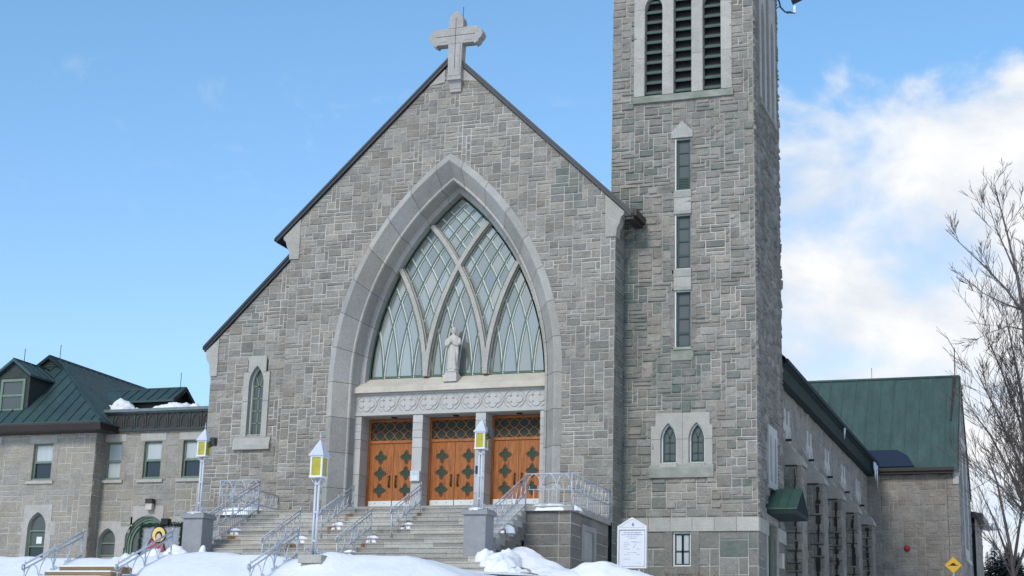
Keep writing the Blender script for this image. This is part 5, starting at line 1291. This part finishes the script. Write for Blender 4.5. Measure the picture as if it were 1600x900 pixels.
pile('snow lying in the corner of the green roof behind the cornice', [(-18.9, 8.0, 5.3, .8, 1.1, .55), (-19.6, 8.4, 5.6, .8, .9, .5)], 5.5); pile('long snow drift on the flat roof behind the cornice', [(-15.6, 6.9, 5.22, 1.8, .9, .38), (-13.5, 6.8, 5.22, 2.0, .8, .16)], 7.5)
t = thing('board_steps', 'two small brown board steps cut into the snow between two handrails', 'steps', (-.55, -20, -4.8))
for q, (zt, y) in enumerate(((-4.06, -21.2), (-4.22, -21.62), (-4.38, -22.05))):
    m = MB(); m.box(-.92-.12*q, .86, y+20, y+20.5, zt+4.8-.14, zt+4.8); k = m.build('step', 'dirtwood'); k.parent = t
    m = MB(); m.box(-.90-.12*q, .84, y+20.01, y+20.5, zt+4.8, zt+4.8+.03); k2 = m.build('snow_cover', 'snow'); k2.parent = k
m = MB(); m.prism([(5.7, -13.0, -3.70), (8.4, -13.4, -3.86), (8.4, -13.4, -3.66), (5.7, -13.0, -3.53)], (.05, .25, 0)); structure(m.build('dark_kerb', 'dark_metal'))

# ================================================================== trees and bushes
def bare_tree(label, base, tops, seed, r0, spread, lev, group, twig=1.0, glen=1.0):
    t = thing('bare_tree', label, 'tree', base, group); rr = random.Random(seed); tr = MB(); cr = MB()
    def grow(p, d, L_, r, lv, m):
        L_ *= glen if lv == lev else 1
        n = 4 if lv > 0 else 3; pts = [p]; rs = [r]
        for i in range(n):
            d = (d+Vector((rr.uniform(-1, 1), rr.uniform(-1, 1), rr.uniform(-.4, .9)))*.13).normalized(); p = p+d*(L_/n); pts.append(p); rs.append(max(.0085, r*(1-.55*(i+1)/n)))
        m.tube(pts, rs, 6 if r > .06 else 4 if r > .02 else 3, cap=False)
        if lv == 0: return
        k = rr.randint(3, 5) if lv > 1 else rr.randint(3, 6)
        for q in range(k):
            f = rr.uniform(.25, 1.0); i = min(n, max(1, int(f*n+.5))); o = pts[i]
            ax = Vector((rr.uniform(-1, 1), rr.uniform(-1, 1), rr.uniform(-.25, .7))).normalized()
            nd_ = (d*1.0+ax*spread).normalized(); grow(o, nd_, L_*rr.uniform(.45, .72), max(.009, rs[i]*rr.uniform(.45, .7)), lv-1, cr)
    for (pts, r) in tops:
        P = [Vector(q) for q in pts]; n = len(P); rs = [max(.012, r*(1-.88*i/(n-1))) for i in range(n)]; tr.tube(P, rs, 7)
        for i in range(1, n):
            a, b = P[i-1], P[i]; d = (b-a).normalized(); ln = (b-a).length
            for q in range(max(1, int(ln/.9*twig))):
                f = rr.random(); o = a+(b-a)*f; ax = Vector((rr.uniform(-1, 1), rr.uniform(-1, 1), rr.uniform(-.2, .5))).normalized()
                if i == 1 and r > .1 and f < .6: continue
                grow(o, (d*.9+ax*spread).normalized(), rr.uniform(.9, 2.3), max(.012, rs[i]*.32), lev, cr)
    k = tr.build('trunk', 'bark'); k.parent = t
    k = cr.build('crown', 'bark'); k.parent = t
    return t
GT = 'bare trees right of the church'
bx, by_ = 21.0, 10.0
bare_tree('tallest bare tree at the right edge with a long limb reaching left over the sky', (bx, by_, -3), [
    ([(.1, 0, 0), (.05, 0, 4), (-.05, 0, 8), (-.08, 0, 11.5), (-.25, .2, 13.2), (-.55, .2, 15.0), (-.95, .1, 17.1)], .14),
    ([(-.06, 0, 11.6), (-.7, -.2, 12.6), (-1.5, -.2, 13.6), (-2.1, -.1, 14.3), (-2.95, 0, 15.3)], .055),
    ([(-.07, 0, 11.7), (-.8, .3, 12.1), (-1.6, .4, 12.6), (-2.4, .5, 13.4)], .045),
    ([(-.06, 0, 10.9), (-.7, .5, 11.2), (-1.6, .4, 10.9)], .04),
    ([(-.1, 0, 12.0), (.4, .2, 13.2), (.5, .2, 15.0), (.1, .3, 16.2)], .045),
    ([(-.25, .2, 13.2), (-.6, .2, 14.2), (-.95, .2, 15.2), (-1.3, .2, 16.6)], .045)], 5, .2, .55, 2, GT, 1.7, .6)
bare_tree('bushy grey bare tree with dense twigs beside the transept gable', (20.9, 14, -3), [
    ([(.1, 0, 0), (.0, 0, 3.5), (-.15, 0, 6.5), (-.4, .1, 9.5), (-.8, .1, 12.3)], .17),
    ([(0, 0, 3.0), (-.9, .1, 5.6), (-1.7, .1, 7.4), (-2.5, .1, 8.6)], .09), ([(0, 0, 4.6), (-.8, -.2, 6.8), (-1.5, -.2, 8.6), (-2.2, 0, 10.3)], .08),
    ([(0, 0, 5.6), (-.5, .4, 8.0), (-1.2, .4, 10.4), (-1.7, .4, 11.8)], .07), ([(0, 0, 5.0), (.5, .2, 8.0), (.5, .2, 11)], .08), ([(0, 0, 3.6), (-1.0, .5, 4.8), (-2.0, .4, 5.9)], .06)], 8, .17, .62, 2, GT, 3.2, 1.0)
bare_tree('low bare tree fanning up from behind the dark wood', (19.3, 30, -2.5), [
    ([(0, 0, 0), (-.2, 0, 3.5), (-.7, 0, 7.0), (-1.3, .1, 9.0)], .13), ([(-.1, 0, 2.4), (-.9, .2, 5.0), (-1.7, .1, 7.0)], .08), ([(-.1, 0, 2.8), (.5, .2, 6.0), (.7, .1, 9.0)], .09), ([(-.1, 0, 2.2), (1.0, .2, 5.0), (1.7, .1, 8.0)], .08), ([(-.1, 0, 2.0), (-.8, .2, 3.6), (-1.6, .1, 4.6)], .06)], 13, .12, .6, 2, GT, 1.2)
bare_tree('slender bare tree second from the right edge, behind the bushy one', (20.6, 24, -3), [
    ([(0, 0, 0), (.0, 0, 4.5), (-.3, 0, 8.5), (-.6, .1, 11.5)], .13), ([(0, 0, 3.4), (-.7, .2, 6.4), (-1.5, .1, 9.0)], .08), ([(0, 0, 4.4), (.5, .2, 8.0), (.5, .1, 10.5)], .08)], 17, .12, .7, 2, GT, 1.3)
t = thing('cable', 'thin overhead cable running from the transept to the right edge', 'cable', (16.6, 40, 5.4))
m = MB(); m.tube([(6.4*f_, -22*f_, 1.2*f_-1.6*f_*(1-f_)) for f_ in [j/12 for j in range(13)]], .014, 4); k = m.build('wire', 'black'); k.parent = t
rr = random.Random(21)
for i in range(26):
    px = 8.2+(i*.38)+rr.uniform(-.2, .2); y = 150+rr.uniform(-8, 8); h = 6.5+rr.uniform(-1.2, 1.6)+(.8 if i > 9 else 0); z = 3.6+rr.uniform(-.3, .3)+i*.04
    c = thing('conifer', 'dark conifer in the far wood at the lower right', 'tree', (px, y, z), 'conifers of the far wood')
    if i < 4:
        m = MB(); m.tube([(0, 0, -3), (0, 0, 9)], [.22, .03], 6); tk = m.build('trunk', 'bark'); tk.parent = c
        m = MB(); q = random.Random(i)
        for L_ in range(70):
            f = (L_+.5)/70; zz = 1.0+8.0*f; rad = (1-f)**.85*2.0+.15
            for a_ in range(7):
                a = q.uniform(0, 6.28); ln = rad*q.uniform(.55, 1.1); d = Vector((math.cos(a), math.sin(a), 0)); w_ = Vector((-d.y, d.x, 0))*.25*ln
                b = Vector((0, 0, zz)); e = b+d*ln+Vector((0, 0, -.35*ln)); m.add([b, (b+e)/2+w_+Vector((0, 0, .06)), e, (b+e)/2-w_+Vector((0, 0, .06))], [(0, 1, 2, 3)])
        ck = m.build('crown', 'conifer'); ck.parent = c; protos = (protos if i else [])+[(tk, ck)]
    else:
        for o in protos[i % 4]:
            n_ = o.copy(); COL.objects.link(n_); n_.parent = c
    c.scale = (h/9*1.15, h/9*1.15, h/9)
for i, (x, y) in enumerate(((8.45, .55), (9.0, .35), (9.65, .5), (10.2, .4), (10.8, .55))):
    m = MB(); q = random.Random(i+40)
    for s_ in range(26):
        a = q.uniform(0, 6.28); l = q.uniform(.35, .95); p = Vector((0, 0, 0)); d = Vector((math.cos(a)*.55, math.sin(a)*.4, 1)).normalized(); pts = [p, p+d*l*.5, p+d*l+Vector((q.uniform(-.12, .12), 0, 0))]
        m.tube(pts, [.009, .006, .003], 3, cap=False)
    b = m.build('shrub', 'twig'); b.location = (x, y, -3.15); b.scale = (1, 1, 1.05)
    tag(b, 'small leafless reddish shrub at the foot of the tower wall', 'shrub', 'reddish shrubs at the foot of the tower')
